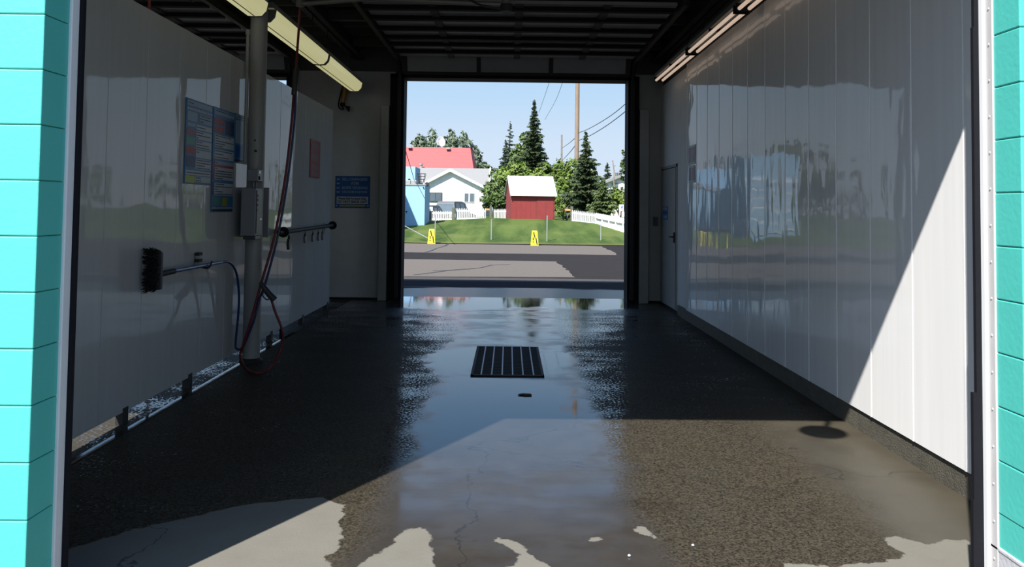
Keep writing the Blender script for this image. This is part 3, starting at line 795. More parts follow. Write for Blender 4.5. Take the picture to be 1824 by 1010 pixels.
def tube_light(y0, y1, lab):
    x = 2.33
    e = empty('tube_light', (x, (y0 + y1) / 2, 3.55), lab, 'light', 'twin tube lights above the right wall')
    b_ = MB(); b_.box(x - .07, x + .07, y0 + .01, y1 - .01, 3.635, 3.69, .004); b_.build('housing', M['fixture'], e)
    for s in (-1, 1):
        b_ = MB(); b_.tube([(x + s * .05, y0 + .04, 3.585), (x + s * .05, y1 - .04, 3.585)], .02, 12); b_.build('tube', M['tube'], e, smooth=True)
    for yy in (y0 + .015, y1 - .045):
        b_ = MB(); b_.box(x - .08, x + .08, yy, yy + .03, 3.555, 3.64, .003); b_.build('socket', M['black'], e)
    for yy in (y0 + (y1 - y0) * .48,):
        b_ = MB(); b_.box(x - .075, x + .075, yy, yy + .012, 3.60, 3.64); b_.build('clip', M['black'], e)
    for yy in (y0 + .4, y1 - .4):
        b_ = MB(); b_.tube([(x, yy, 3.68), (x + .1, yy, 4.04)], .007, 6); b_.build('hanger', M['dark_steel'], e)
tube_light(10.16, 12.42, 'twin tube light above the right wall, nearest the far wall')
tube_light(7.97, 10.13, 'twin tube light above the right wall, middle one in the row')
tube_light(5.75, 7.93, 'twin tube light above the right wall, cut by the top edge')

# small amber beacon and cable under the far lamp on the wall
wl = empty('beacon_lamp', (-2.83, 13.3, 3.1), 'small amber lamp with looped cable on far wall under the last light', 'lamp')
p0 = at(611, 168, 13.36); p1 = at(607, 190, 13.36)
b_ = MB(); b_.tube([p0 + Vector((0, 0, .06)), p0, p1], .05, 12, rs=[.045, .05, .035]); b_.build('amber_lens', M['amber'], wl, smooth=True)
b_ = MB(); b_.lathe([(.04, 0), (.045, .04), (.03, .06)], p1 - Vector((0, 0, .06)), 12); b_.build('socket', M['black'], wl, smooth=True)
b_ = MB(); b_.tube(spline([p1 + Vector((-.02, -.02, -.05)), at(609, 201, 13.34), at(603, 201, 13.34), at(600, 193, 13.34), at(604, 172, 13.36), at(607, 160, 13.4)], 6), .012, 8); b_.build('cable', M['black'], wl, smooth=True)
b_ = MB(); b_.prism([(at(612, 196, 13.3).x, at(612, 196, 13.3).z), (at(619, 196, 13.3).x, at(619, 196, 13.3).z), (at(618, 206, 13.3).x, at(618, 206, 13.3).z), (at(614, 201, 13.3).x, at(614, 201, 13.3).z)], 'y', 13.3, 13.38); b_.build('clamp', M['black'], wl)
b_ = MB(); b_.bar(p1 - Vector((0, 0, .03)), at(615, 198, 13.34), .02); b_.build('bracket', M['black'], wl)

# drain grate
gr = empty('drain_grate', (.004, 8.22, 0), 'square dark iron drain grate in the middle of the wet floor', 'drain')
x0, x1, y0, y1 = -.337, .348, 7.455, 9.005
b_ = MB(); b_.box(x0 + .01, x1 - .01, y0 + .01, y1 - .01, .001, .006); b_.build('pit_shade_plate', M['grate'], gr)  # flat dark plate on the floor, its colour stands for the unlit pit
b_ = MB(); b_.box(x0, x0 + .025, y0, y1, .0, .012); b_.box(x1 - .025, x1, y0, y1, .0, .012); b_.box(x0, x1, y0, y0 + .03, 0, .012); b_.box(x0, x1, y1 - .03, y1, 0, .012); b_.build('frame', M['grate'], gr)
b_ = MB()
for k in range(44):
    yy = y0 + .05 + k * .0337; b_.box(x0 + .02, x1 - .02, yy, yy + .012, .004, .009)
b_.build('cross_bars', M['grate'], gr)
for k in range(1, 7):
    xx = x0 + (x1 - x0) * k / 7
    b_ = MB(); b_.box(xx - .006, xx + .006, y0 + .03, y1 - .015, .006, .0125); b_.build('bar', M['steel_worn'], gr)
# leaf lying on the floor, paper scrap
lf = MB(); c = (.155, 6.73); lf.prism([(c[0] - .06, c[1]), (c[0] - .02, c[1] + .03), (c[0] + .05, c[1] + .02), (c[0] + .055, c[1] - .02), (c[0], c[1] - .025)], 'z', .002, .010)
tag(lf.build('leaf', M['bristle'], loc=(c[0], c[1], .002)), 'small dark leaf lying on the wet floor in front of the drain', 'leaf')
for k, (px, py) in enumerate(((1137, 981), (1250, 962))):
    Yp = (EYE) * F / (py - 373)
    p = at(px, py, Yp); q = MB(); q.lathe([(.004, 0), (.008, .004), (.005, .009), (.001, .010)], (p.x, p.y, .001), 7)
    tag(q.build('pebble', M['sign_white'], loc=(p.x, p.y, .001)), ['pale pebble on the sunlit floor beside the crack, nearest the camera', 'pale pebble on the sunlit floor, right of the other pebble'][k], 'pebble', 'pebbles on the floor')

# ------------------------------------------------------------------ signs
def text(body, size, loc, facing, mat, parent, name='lettering', bold=0.0, wide=1.0, align='CENTER'):
    cu = bpy.data.curves.new('t', 'FONT'); cu.body = body; cu.size = size; cu.align_x = align; cu.align_y = 'CENTER'
    cu.offset = bold; cu.extrude = .0008; cu.resolution_u = 3
    o = bpy.data.objects.new('t', cu); C.objects.link(o)
    bpy.context.view_layer.update()
    me = bpy.data.meshes.new_from_object(o.evaluated_get(bpy.context.evaluated_depsgraph_get()))
    bpy.data.objects.remove(o); bpy.data.curves.remove(cu)
    R = {'-y': Matrix.Rotation(PI / 2, 4, 'X'), '+x': Matrix.Rotation(PI / 2, 4, 'Z') @ Matrix.Rotation(PI / 2, 4, 'X')}[facing]
    S = Matrix.Diagonal((wide, 1, 1, 1))
    me.transform(Matrix.Translation(Vector(loc) - origin_of(parent)) @ R @ S)
    me.materials.clear(); me.materials.append(mat); me.name = name
    ob = bpy.data.objects.new(name, me); C.objects.link(ob); ob.parent = parent
    return ob

# blue exit sign on the far wall
sx0, sx1, sz0, sz1 = -2.935, -2.345, 1.528, 2.068; sy = YF - .003
s_ = MB(); s_.box(sx0, sx1, sy - .008, sy, sz0, sz1, .002)
es = empty('exit_sign', ((sx0 + sx1) / 2, sy, sz0), 'blue sign on far wall reading DO NOT BACK OUT', 'sign')
s_.build('board', M['sign_deep'], es)
yy = sy - .0085; cx_ = (sx0 + sx1) / 2
for tx, zz, sz in (('BILL CHANGERS', 2.012, .062), ('ATM', 1.941, .066), ('MORE VENDING', 1.868, .062), ('VACUUM STATION', 1.798, .052)):
    text(tx, sz, (cx_ + .035, yy, zz), '-y', M['sign_letter'], es, bold=.0015, wide=.95)
    b_ = MB(); b_.prism([(sx0 + .02, zz), (sx0 + .045, zz + .018), (sx0 + .045, zz + .012), (sx0 + .075, zz + .012), (sx0 + .075, zz - .012), (sx0 + .045, zz - .012), (sx0 + .045, zz - .018)], 'y', yy - .001, yy + .001); b_.build('arrow', M['sign_letter'], es)
b_ = MB(); b_.box(sx0 + .03, sx1 - .03, yy - .001, yy + .001, 1.60, 1.722, .0005); b_.build('white_plate', M['sign_white'], es)
text('Please Exit Forward Only', .046, (cx_, yy - .0012, 1.686), '-y', M['ink'], es, bold=.0022, wide=.98)
text('DO NOT BACK OUT', .058, (cx_, yy - .0012, 1.632), '-y', M['ink'], es, bold=.0022, wide=.92)
b_ = MB(); b_.box(sx0 + .08, sx1 - .08, yy - .001, yy + .001, 1.552, 1.583); b_.build('yellow_band', M['sign_yellow'], es)
for xa_ in (sx0 + .015, sx1 - .05): MB().box(xa_, xa_ + .035, yy - .001, yy + .001, 1.56, 1.577).build('corner_mark', M['sign_letter'], es)

# instruction boards on the partition (seen along the wall)
def zs(z): return 1.565 + (z - 1.565) * .979
def board(name, y0, y1, z0, z1, lab, blocks_, edge='sign_blue'):
    y0, y1, z0, z1 = y0 * .979, y1 * .979, zs(z0), zs(z1)
    e = empty(name, (XL, (y0 + y1) / 2, z0), lab, 'sign', 'instruction boards on the left partition')
    b_ = MB(); b_.box(XL + .004, XL + .011, y0, y1, z0, z1, .002); b_.build('board', M[edge], e)
    W, H = y1 - y0, z1 - z0; rnd = random.Random(int(y0 * 100))
    rows = {}
    for (u0, u1, v0, v1, mat, kind) in blocks_:
        ya, yb, za, zb = y0 + W * u0, y0 + W * u1, z1 - H * v1, z1 - H * v0
        b_ = MB(); b_.box(XL + .0105, XL + .0125, ya, yb, za, zb)
        nm = {'t': 'text_panel', 'b': 'colour_panel', 'w': 'wave_band'}[kind]
        po = b_.build(nm, M[mat], e)
        if kind == 't':
            r_ = MB(); n = max(1, int((zb - za) / .022)); step = (zb - za) / n
            for i in range(n):
                zc = zb - step * (i + .5); y = ya + .015
                while y < yb - .03:
                    l = rnd.uniform(.012, .04)
                    if y + l > yb - .012 or rnd.random() < .05: break
                    r_.box(XL + .0122, XL + .0132, y, y + l, zc - .0045, zc + .0045); y += l + .008
            if r_.v: r_.build('text_rows', M['ink'], po)
        if kind == 'w':
            r_ = MB(); n = 14
            for i in range(n):
                y = ya + (yb - ya) * i / n; dy = (yb - ya) / n
                r_.prism([(y, za), (y + dy, za), (y + dy * .5, zb)], 'x', XL + .0122, XL + .0132)
            r_.build('wave_mark', M['sign_white'], po)
    return e
board('instruction_sign', 6.75, 7.352, 1.738, 2.471, 'long blue instruction sign on partition, nearest camera, with lime bottom block', [
    (.04, .96, .02, .08, 'sign_letter', 't'), (.02, .98, .095, .13, 'sign_blue', 'w'), (.05, .40, .15, .26, 'sign_letter', 'b'), (.48, .96, .15, .26, 'sign_letter', 't'),
    (.05, .34, .285, .325, 'sign_letter', 't'), (.38, .97, .285, .345, 'sign_white', 't'),
    (.03, .36, .35, .43, 'sign_pink', 'b'), (.38, .97, .36, .46, 'sign_white', 't'), (.03, .36, .45, .54, 'sign_green', 'b'), (.38, .97, .475, .575, 'sign_white', 't'),
    (.03, .36, .56, .645, 'sign_red', 'b'), (.38, .97, .59, .68, 'sign_white', 't'), (.03, .36, .67, .80, 'sign_navy', 'b'), (.38, .97, .695, .82, 'sign_white', 't'),
    (.03, .97, .84, .895, 'sign_white', 't'), (.02, .36, .905, .985, 'sign_lime', 'b'), (.38, .97, .905, .975, 'sign_white', 't')])
board('instruction_sign', 7.375, 7.948, 1.490, 2.475, 'longest blue instruction sign on partition, middle of the three', [
    (.04, .96, .02, .07, 'sign_letter', 't'), (.05, .48, .10, .165, 'sign_red', 'b'), (.05, .48, .18, .24, 'sign_red', 'b'), (.55, .96, .10, .24, 'sign_navy', 'b'),
    (.08, .97, .26, .38, 'sign_white', 't'), (.08, .97, .40, .49, 'sign_white', 't'), (.02, .09, .49, .69, 'sign_red', 'b'), (.11, .97, .51, .545, 'sign_letter', 't'), (.11, .97, .545, .57, 'sign_red', 'b'), (.11, .97, .57, .69, 'sign_white', 't'),
    (.02, .09, .71, .84, 'sign_navy', 'b'), (.11, .97, .72, .84, 'sign_white', 't'), (.10, .40, .86, .93, 'sign_green', 'b'), (.48, .70, .86, .94, 'sign_yellow', 'b'), (.02, .98, .945, .965, 'sign_navy', 'w'), (.03, .97, .972, .99, 'ink', 'b')])
board('instruction_sign', 7.955, 8.40, 1.985, 2.479, 'short blue instruction sign on partition, half hidden by the column', [
    (.04, .96, .02, .09, 'sign_letter', 't'), (.05, .55, .13, .60, 'sign_letter', 'b'), (.60, .97, .13, .46, 'sign_deep', 't'), (.60, .97, .50, .62, 'sign_green', 'b'), (.05, .97, .64, .90, 'sign_deep', 'b'), (.03, .97, .93, .98, 'ink', 'b')], 'sign_blue')
# red sign
y0, y1, z0, z1 = 11.0 * .979, 11.56 * .979, zs(1.955), zs(2.485)
e = empty('warning_sign', (XL, (y0 + y1) / 2, z0), 'dark red sign with pale panels on the far end of the partition', 'sign')
b_ = MB(); b_.box(XL + .004, XL + .011, y0, y1, z0, z1, .002); b_.build('board', M['sign_red'], e)
for v0, v1 in ((.10, .26), (.38, .56), (.66, .78), (.84, .95)):
    b_ = MB(); b_.box(XL + .0105, XL + .0125, y0 + .06, y1 - .06, z1 - (z1 - z0) * v1, z1 - (z1 - z0) * v0); b_.build('text_panel', M['sign_pink'], e)

# unseen wall lamp over the opening, added for the round shadow on the floor
wl = empty('added_gooseneck_lamp', (.62, 2.72, 3.9), 'round gooseneck lamp above the opening, out of view, added for its floor shadow', 'lamp')
b_ = MB(); b_.lathe([(.165, 0), (.16, .02), (.10, .08), (.05, .12), (.0, .13)], (.60, 2.70, 3.77), 24); b_.build('shade', M['dark_steel'], wl, smooth=True)
b_ = MB(); b_.tube(spline([(.60, 2.70, 3.88), (.60, 2.70, 4.08), (.62, 2.76, 4.16), (.67, 2.83, 4.16), (.67, 2.885, 4.12)], 6), .02, 10); b_.build('neck', M['dark_steel'], wl, smooth=True)
b_ = MB(); b_.box(.62, .72, 2.87, 2.888, 4.06, 4.18); b_.build('wall_plate', M['dark_steel'], wl)

# ------------------------------------------------------------------ OUTSIDE: ground
def asphalt_mat():
    m, nt, b = new_mat('asphalt_damp_by_the_door'); L = nt.links.new
    g = N(nt, 'ShaderNodeNewGeometry'); sp = N(nt, 'ShaderNodeSeparateXYZ'); L(g.outputs['Position'], sp.inputs[0])
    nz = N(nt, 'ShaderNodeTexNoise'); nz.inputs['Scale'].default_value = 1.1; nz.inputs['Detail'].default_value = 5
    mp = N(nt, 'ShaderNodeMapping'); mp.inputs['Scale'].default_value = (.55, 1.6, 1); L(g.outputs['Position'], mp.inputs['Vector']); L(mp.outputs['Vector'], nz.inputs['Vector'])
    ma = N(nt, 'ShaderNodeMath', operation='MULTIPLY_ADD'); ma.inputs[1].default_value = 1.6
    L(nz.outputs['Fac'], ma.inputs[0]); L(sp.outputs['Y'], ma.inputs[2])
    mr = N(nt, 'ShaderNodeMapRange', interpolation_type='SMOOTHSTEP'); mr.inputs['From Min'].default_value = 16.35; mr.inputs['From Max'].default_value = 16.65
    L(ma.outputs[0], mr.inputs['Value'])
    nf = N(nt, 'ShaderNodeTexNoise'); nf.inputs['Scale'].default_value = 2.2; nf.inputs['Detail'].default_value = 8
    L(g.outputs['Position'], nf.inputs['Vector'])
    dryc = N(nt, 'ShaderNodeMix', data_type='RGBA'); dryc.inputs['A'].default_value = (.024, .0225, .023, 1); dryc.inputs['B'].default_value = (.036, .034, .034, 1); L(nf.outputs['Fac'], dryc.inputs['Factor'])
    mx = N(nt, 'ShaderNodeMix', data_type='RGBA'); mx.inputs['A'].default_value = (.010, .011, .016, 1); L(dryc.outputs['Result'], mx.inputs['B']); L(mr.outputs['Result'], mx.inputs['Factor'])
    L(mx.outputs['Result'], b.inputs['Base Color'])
    rr = N(nt, 'ShaderNodeMapRange'); rr.inputs['To Min'].default_value = .30; rr.inputs['To Max'].default_value = .95
    L(mr.outputs['Result'], rr.inputs['Value']); L(rr.outputs['Result'], b.inputs['Roughness'])
    rs = N(nt, 'ShaderNodeMapRange'); rs.inputs['To Min'].default_value = .13; rs.inputs['To Max'].default_value = .02
    L(mr.outputs['Result'], rs.inputs['Value']); L(rs.outputs['Result'], b.inputs['Specular IOR Level'])
    n2 = N(nt, 'ShaderNodeTexNoise'); n2.inputs['Scale'].default_value = 35; n2.inputs['Detail'].default_value = 3; L(g.outputs['Position'], n2.inputs['Vector'])
    bp = N(nt, 'ShaderNodeBump'); bp.inputs['Strength'].default_value = .25; bp.inputs['Distance'].default_value = .01
    L(n2.outputs['Fac'], bp.inputs['Height']); L(bp.outputs['Normal'], b.inputs['Normal'])
    return m
M['asphalt'] = asphalt_mat()
w = MB(); w.add([(-60, 13.97, -.004), (60, 13.97, -.004), (60, 36, -.004), (-60, 36, -.004)], [(0, 1, 2, 3)])
struct(w, 'driveway', M['asphalt'])
def slab(pts, name='paving'):
    mb = MB(); n = len(pts); mb.add([(p[0], p[1], .0) for p in pts], [tuple(range(n))])
    return struct(mb, name, M['slab'], loc=(0, 0, .001))
rj = random.Random(8)
def jag(a, b, n, amp):
    return [(a[0] + (b[0] - a[0]) * i / n + rj.uniform(-amp, amp), a[1] + (b[1] - a[1]) * i / n + rj.uniform(-amp, amp) * .5) for i in range(n + 1)]
slab([(-60, 17.85)] + jag((-2.4, 17.95), (1.55, 18.25), 10, .04) + jag((1.55, 18.25), (1.42, 23.55), 14, .05) + jag((1.2, 23.6), (-3.2, 23.85), 10, .04) + [(-60, 26.5)])
slab([(-60, 30.0)] + jag((-3.63, 27.4), (3.60, 27.25), 12, .04) + jag((3.75, 27.3), (3.9, 33.4), 14, .06) + jag((3.2, 33.7), (-4.6, 34.1), 10, .04) + [(-60, 34.1)])
w = MB(); w.add([(-60, 17.02, .0), (60, 16.9, .0), (60, 17.75, .0), (4, 17.78, .0), (-2.4, 17.9, 0), (-60, 17.8, .0)], [(0, 1, 2, 3, 4, 5)])
struct(w, 'paving_strip', M['strip'], loc=(0, 0, .0)).location.z = .0005
# tarred cracks across the slabs
def crack(pts, w_=.035):
    P = [Vector((p[0], p[1], 0)) for p in pts]; vs = []; n = len(P)
    for i, p in enumerate(P):
        d = (P[min(i + 1, n - 1)] - P[max(i - 1, 0)]).normalized(); s = Vector((-d.y, d.x, 0)) * w_ * (.6 + .8 * rj.random())
        vs += [p + s, p - s]
    mb = MB(); mb.add(vs, [(2 * i, 2 * i + 1, 2 * i + 3, 2 * i + 2) for i in range(n - 1)])
    struct(mb, 'seam', M['crack'], loc=(0, 0, 0)).location.z = .004
def gp(px, py):
    Y = EYE * F / (py - (374 - .0121 * (px - 918)))
    p = at(px, py, Y); Y2 = Y
    for _ in range(6):
        Y2 = Y2 * (1 + (0 - p.z) / (p.z - EYE)) ; p = at(px, py, Y2)
    return (p.x, p.y)
crack([gp(*q) for q in ((762, 453), (772, 450), (780, 446), (796, 441), (803, 436))], .05)
crack([gp(*q) for q in ((742, 494), (770, 490), (800, 485), (840, 481), (862, 478), (880, 473), (912, 471.5))], .035)
crack([gp(*q) for q in ((775, 486), (800, 484.5), (850, 480))], .03)
# front apron behind the camera
M['apron'] = plain('pale_concrete_apron', (.15, .147, .14), .9, var=.15, scale=2, bump=.2)
w = MB(); w.add([(-60, -40, -.004), (60, -40, -.004), (60, 2.5, -.004), (-60, 2.5, -.004)], [(0, 1, 2, 3)])
struct(w, 'apron', M['apron'])

# lawn mound
def lawn_z(x, y):
    t = min(max((y - 34.3) / 10.2, 0), 1)
    a = .93 * (t * .75 + .25 * t * t * (3 - 2 * t))
    gx = 1 - .30 * min(max((abs(x - .3) - 1.6) / 4.5, 0), 1)
    return .02 + a * gx
def lawn_mat():
    m, nt, b = new_mat('mown_lawn'); L = nt.links.new
    g = N(nt, 'ShaderNodeNewGeometry')
    mp = N(nt, 'ShaderNodeMapping'); mp.inputs['Rotation'].default_value = (0, 0, math.radians(62)); mp.inputs['Scale'].default_value = (.9, .12, .3)
    L(g.outputs['Position'], mp.inputs['Vector'])
    n1 = N(nt, 'ShaderNodeTexNoise'); n1.inputs['Scale'].default_value = 1.0; n1.inputs['Detail'].default_value = 4
    L(mp.outputs['Vector'], n1.inputs['Vector'])
    n2 = N(nt, 'ShaderNodeTexNoise'); n2.inputs['Scale'].default_value = 14; n2.inputs['Detail'].default_value = 5
    L(g.outputs['Position'], n2.inputs['Vector'])
    cr = N(nt, 'ShaderNodeValToRGB'); e = cr.color_ramp.elements
    e[0].position = .41; e[0].color = (.042, .074, .017, 1); e[1].position = .58; e[1].color = (.088, .126, .030, 1)
    ad = N(nt, 'ShaderNodeMath', operation='MULTIPLY_ADD'); ad.inputs[1].default_value = .35; L(n2.outputs['Fac'], ad.inputs[0])
    s = N(nt, 'ShaderNodeMath', operation='SUBTRACT'); s.inputs[1].default_value = .175; L(n1.outputs['Fac'], s.inputs[0]); L(s.outputs[0], ad.inputs[2])
    L(ad.outputs[0], cr.inputs[0])
    n3 = N(nt, 'ShaderNodeTexNoise'); n3.inputs['Scale'].default_value = .5; n3.inputs['Detail'].default_value = 2; L(g.outputs['Position'], n3.inputs['Vector'])
    mr = N(nt, 'ShaderNodeMapRange'); mr.inputs['From Min'].default_value = .52; mr.inputs['From Max'].default_value = .72; mr.inputs['To Max'].default_value = .6; L(n3.outputs['Fac'], mr.inputs['Value'])
    mx = N(nt, 'ShaderNodeMix', data_type='RGBA'); mx.inputs['B'].default_value = (.14, .155, .05, 1); L(cr.outputs[0], mx.inputs['A']); L(mr.outputs['Result'], mx.inputs['Factor'])
    # worn straw fringe by the kerb
    sp = N(nt, 'ShaderNodeSeparateXYZ'); L(g.outputs['Position'], sp.inputs[0])
    ma = N(nt, 'ShaderNodeMath', operation='MULTIPLY_ADD'); ma.inputs[1].default_value = 1.2; L(n2.outputs['Fac'], ma.inputs[0]); L(sp.outputs['Y'], ma.inputs[2])
    fr = N(nt, 'ShaderNodeMapRange'); fr.inputs['From Min'].default_value = 34.7; fr.inputs['From Max'].default_value = 35.6; fr.inputs['To Min'].default_value = .85; fr.inputs['To Max'].default_value = 0; L(ma.outputs[0], fr.inputs['Value'])
    mx2 = N(nt, 'ShaderNodeMix', data_type='RGBA'); mx2.inputs['B'].default_value = (.15, .135, .055, 1); L(mx.outputs['Result'], mx2.inputs['A']); L(fr.outputs['Result'], mx2.inputs['Factor'])
    L(mx2.outputs['Result'], b.inputs['Base Color'])
    b.inputs['Roughness'].default_value = .9; b.inputs['Specular IOR Level'].default_value = .1
    bp = N(nt, 'ShaderNodeBump'); bp.inputs['Strength'].default_value = .4; bp.inputs['Distance'].default_value = .03
    L(n2.outputs['Fac'], bp.inputs['Height']); L(bp.outputs['Normal'], b.inputs['Normal'])
    return m
M['lawn'] = lawn_mat()
xs = [-70, -50, -35, -25] + list(np.arange(-16, 16.1, .4)) + [25, 35, 50, 70]
ys = list(np.arange(34.25, 45, .3)) + [46, 48, 52, 60, 75, 100, 140, 200]
mb = MB(); rl = random.Random(2)
for y in ys:
    for x in xs:
        yy = y + (rl.uniform(-.06, .06) if y == ys[0] else 0)
        mb.v.append((x, yy, lawn_z(x, y) + (mnoise.noise(Vector((x * .5, y * .5, 0))) * .02 if y > 34.5 else 0)))
nx = len(xs)
for jx in range(len(ys) - 1):
    for i in range(nx - 1):
        a = jx * nx + i; mb.f.append((a, a + 1, a + 1 + nx, a + nx))
lawn = struct(mb, 'lawn', M['lawn'], smooth=True)

# ------------------------------------------------------------------ OUTSIDE: things on the lawn and the drive
def floor_sign(px, Y, lab):
    p = at(px, 400, Y); x, y = p.x, Y
    e = empty('floor_sign', (x, y, 0), lab, 'floor sign', 'yellow floor signs along the lawn')
    h = .62; mb = MB()
    vs = []
    for z, wx, wy in ((0, .165, .15), (h * .93, .115, .07), (h, .10, .05)):
        for s, t in ((-1, -1), (1, -1), (1, 1), (-1, 1)): vs.append((x + s * wx, y + t * wy, z))
    mb.add(vs, [(3, 2, 1, 0), (0, 1, 5, 4), (1, 2, 6, 5), (2, 3, 7, 6), (3, 0, 4, 7), (4, 5, 9, 8), (5, 6, 10, 9), (6, 7, 11, 10), (7, 4, 8, 11), (8, 9, 10, 11)])
    mb.build('body', M['sign_cone'], e)
    ink = MB()
    for i in range(9):   # dark marks running down the right edge
        t = i / 8; z = h * (.86 - .76 * t); xx = x + (-.03 + .12 * t if t < .4 else .02 + .10 * t * .9); yf = y - (.15 - .085 * z / h) - .004
        ink.cbox((xx - .01, yf, z), .045, .02, .05)
    for z in (.15, .25, .31): ink.cbox((x - .055, y - (.15 - .085 * z / h) - .004, z), .045, .02, .045)
    ink.build('marking', M['ink'], e)
    return e
floor_sign(771.5, 34.0, 'yellow tapered floor sign at lawn edge in front of the pale blue building')
floor_sign(954.5, 33.5, 'yellow tapered floor sign at lawn edge in front of the red shed')
for px, ptop, Y, lab in ((777.5, 387, 35.6, 'thin metal post on lawn behind the left floor sign'), (877.5, 393, 35.8, 'thin dark metal post on lawn left of the red shed'), (976.5, 384, 35.4, 'thin metal post on lawn in front of shed door'), (1072.5, 397, 36.2, 'thin dark metal post on lawn before the right fence')):
    p = at(px, ptop, Y); z0 = lawn_z(p.x, Y) - .03
    mb = MB(); mb.tube([(p.x, Y, z0), (p.x, Y, p.z)], .026, 8); mb.lathe([(.03, 0), (.03, .03), (.01, .045)], (p.x, Y, p.z - .01), 8)
    o = mb.build('metal_post', M['galv'], loc=(p.x, Y, z0)); tag(o, lab, 'post', 'thin posts along the lawn')
p0 = at(700, 395.5, 36.8); p1 = at(765, 428, 34.9)
mb = MB(); mb.tube([p0, p1], .018, 8); mb.tube([(p0.x, p0.y, p0.z + .01), (p0.x, p0.y, lawn_z(p0.x, p0.y) - .02)], .03, 8)
o = mb.build('sloping_rail', M['galv'], loc=p1); tag(o, 'thin sloping metal rail running down to left floor sign', 'rail')

# pale blue building on the left
bb = empty('block_building', (-8.5, 43, .3), 'pale blue block building at left with flat roof and wire rack', 'building')
c0 = at(757.5, 334, 42.0); c1 = at(768, 338, 44.3)
x1b = c0.x
mb = MB(); mb.add([(-8.4, 42.0, 0), (x1b, 42.0, 0), (x1b + .02, 44.4, 0), (-8.4, 47, 0), (-8.4, 42.0, c0.z), (x1b, 42.0, c0.z), (x1b + .02, 44.4, c0.z), (-8.4, 47, c0.z)], [(0, 1, 5, 4), (1, 2, 6, 5), (2, 3, 7, 6), (3, 0, 4, 7), (4, 5, 6, 7)])
mb.build('wall', M['pale_blue'], bb)
mb = MB(); mb.box(-8.4, x1b + .05, 41.96, 44.3, c0.z, c0.z + .05); mb.build('roof_edge', M['ac_grey'], bb)
q0 = at(739.5, 301, 45.5); q1 = at(739.5, 325, 45.5)
mb = MB(); mb.box(-8.4, q0.x, 45.5, 48, .3, q0.z); mb.build('upper_block', M['pale_blue'], bb)
a0 = at(720, 326, 43.2); a1 = at(742, 333, 43.2)
for (pa, pb_) in ((709, 731.5), (732, 742)):
    mb = MB(); s0 = at(pa, 325.5, 43.2); s1 = at(pb_, 336, 43.2); mb.box(s0.x, s1.x, 43.2, 44.0, c0.z, s0.z, .02); mb.build('roof_unit', M['ac_grey'], bb)
mb = MB(); s0 = at(729, 324, 43.4); mb.lathe([(.07, 0), (.07, .06), (.03, .10)], (s0.x, s0.y, s0.z - .06), 12); mb.build('vent_cap', M['black'], bb, smooth=True)
# trapezoid wire rack
mb = MB()
rk = [((743, 313), (747, 333)), ((757, 313), (753.5, 333)), ((748, 314), (749, 333)), ]
for (u, v) in rk:
    for dY in (0, .45): mb.tube([at(u[0], u[1], 42.9) + Vector((0, dY, 0)), at(v[0], v[1], 42.9) + Vector((0, dY, 0))], .016, 6)
for py, pa, pb_ in ((313, 743, 757), (318, 744.2, 756), (323, 745.2, 755), (328, 746, 754.3)):
    for dY in (0, .45): mb.tube([at(pa, py, 42.9) + Vector((0, dY, 0)), at(pb_, py, 42.9) + Vector((0, dY, 0))], .012, 6)
    mb.tube([at(pa, py, 42.9), at(pa, py, 42.9) + Vector((0, .45, 0))], .012, 6); mb.tube([at(pb_, py, 42.9), at(pb_, py, 42.9) + Vector((0, .45, 0))], .012, 6)
mb.build('wire_rack', M['dark_steel'], bb)
mb = MB(); s0 = at(761, 332, 42.8); mb.lathe([(.0, -.05), (.11, -.05), (.12, .05), (.0, .06)], s0, 14, Matrix.Rotation(PI / 2, 4, 'X')); s0 = at(749, 332, 42.7); mb.cbox(s0, .28, .2, .12); mb.build('roof_fan', M['car_dark'], bb)
mb = MB(); s0 = at(754.5, 337.5, 41.95); mb.cbox(s0, .05, .06, .06); s0 = at(725.5, 381.5, 41.95); mb.cbox(s0, .07, .06, .07); mb.build('wall_lamp', M['dark_steel'], bb)
# wing of the building projecting forward, just outside the opening; its roof edge shades the wall
mb = MB(); mb.box(-8.4, -6.38, 38.0, 42.1, 0, 4.3); mb.build('wing', M['pale_blue'], bb)
mb = MB(); mb.box(-8.2, -6.6, 37.94, 38.0, .5, 3.2); wo = mb.build('window', M['white_rake'], bb)
mb = MB()
for i in range(3):
    for jj in range(5): mb.box(-8.13 + i * .51, -7.69 + i * .51, 37.925, 37.95, .58 + jj * .52, 1.02 + jj * .52)
mb.build('pane', M['pale_blue'], wo)

# overhead service cable running to the roof of the blue building
cab = MB(); cab.tube(spline([at(716, 250, 30), at(722, 275, 34), at(727, 290, 37.0), at(738, 325, 43.3)], 5), .017, 6)
o = cab.build('service_cable', M['wire'], loc=at(738, 325, 43.3)); tag(o, 'dark cable dropping onto the roof of the pale blue building', 'cable')

# white gabled house
Yh = 60.0
wh = empty('gabled_house', (at(810, 370, Yh).x, Yh, .7), 'white house with low front gable and two windows behind picket fence', 'house')
ap = at(802, 308, Yh); el = at(748, 336, Yh); er = at(862, 338, Yh); el.z = er.z = (el.z + er.z) / 2
zl = .6
mb = MB(); mb.prism([(el.x, zl), (er.x, zl), (er.x, er.z), (ap.x, ap.z), (el.x, el.z)], 'y', Yh, Yh + 4); mb.build('wall', M['white_wall'], wh)
mb = MB()
sl = (ap.z - el.z) / (ap.x - el.x)
for s, ee in ((-1, el), (1, er)):
    o_ = Vector((ee.x + s * .35, 0, ee.z - .35 * sl)); t_ = .17
    mb.prism([(ap.x, ap.z - .02), (ap.x, ap.z + t_ + .05), (o_.x, o_.z + t_), (o_.x, o_.z)] if s > 0 else [(ap.x, ap.z + t_ + .05), (ap.x, ap.z - .02), (o_.x, o_.z), (o_.x, o_.z + t_)], 'y', Yh - .35, Yh + 4)
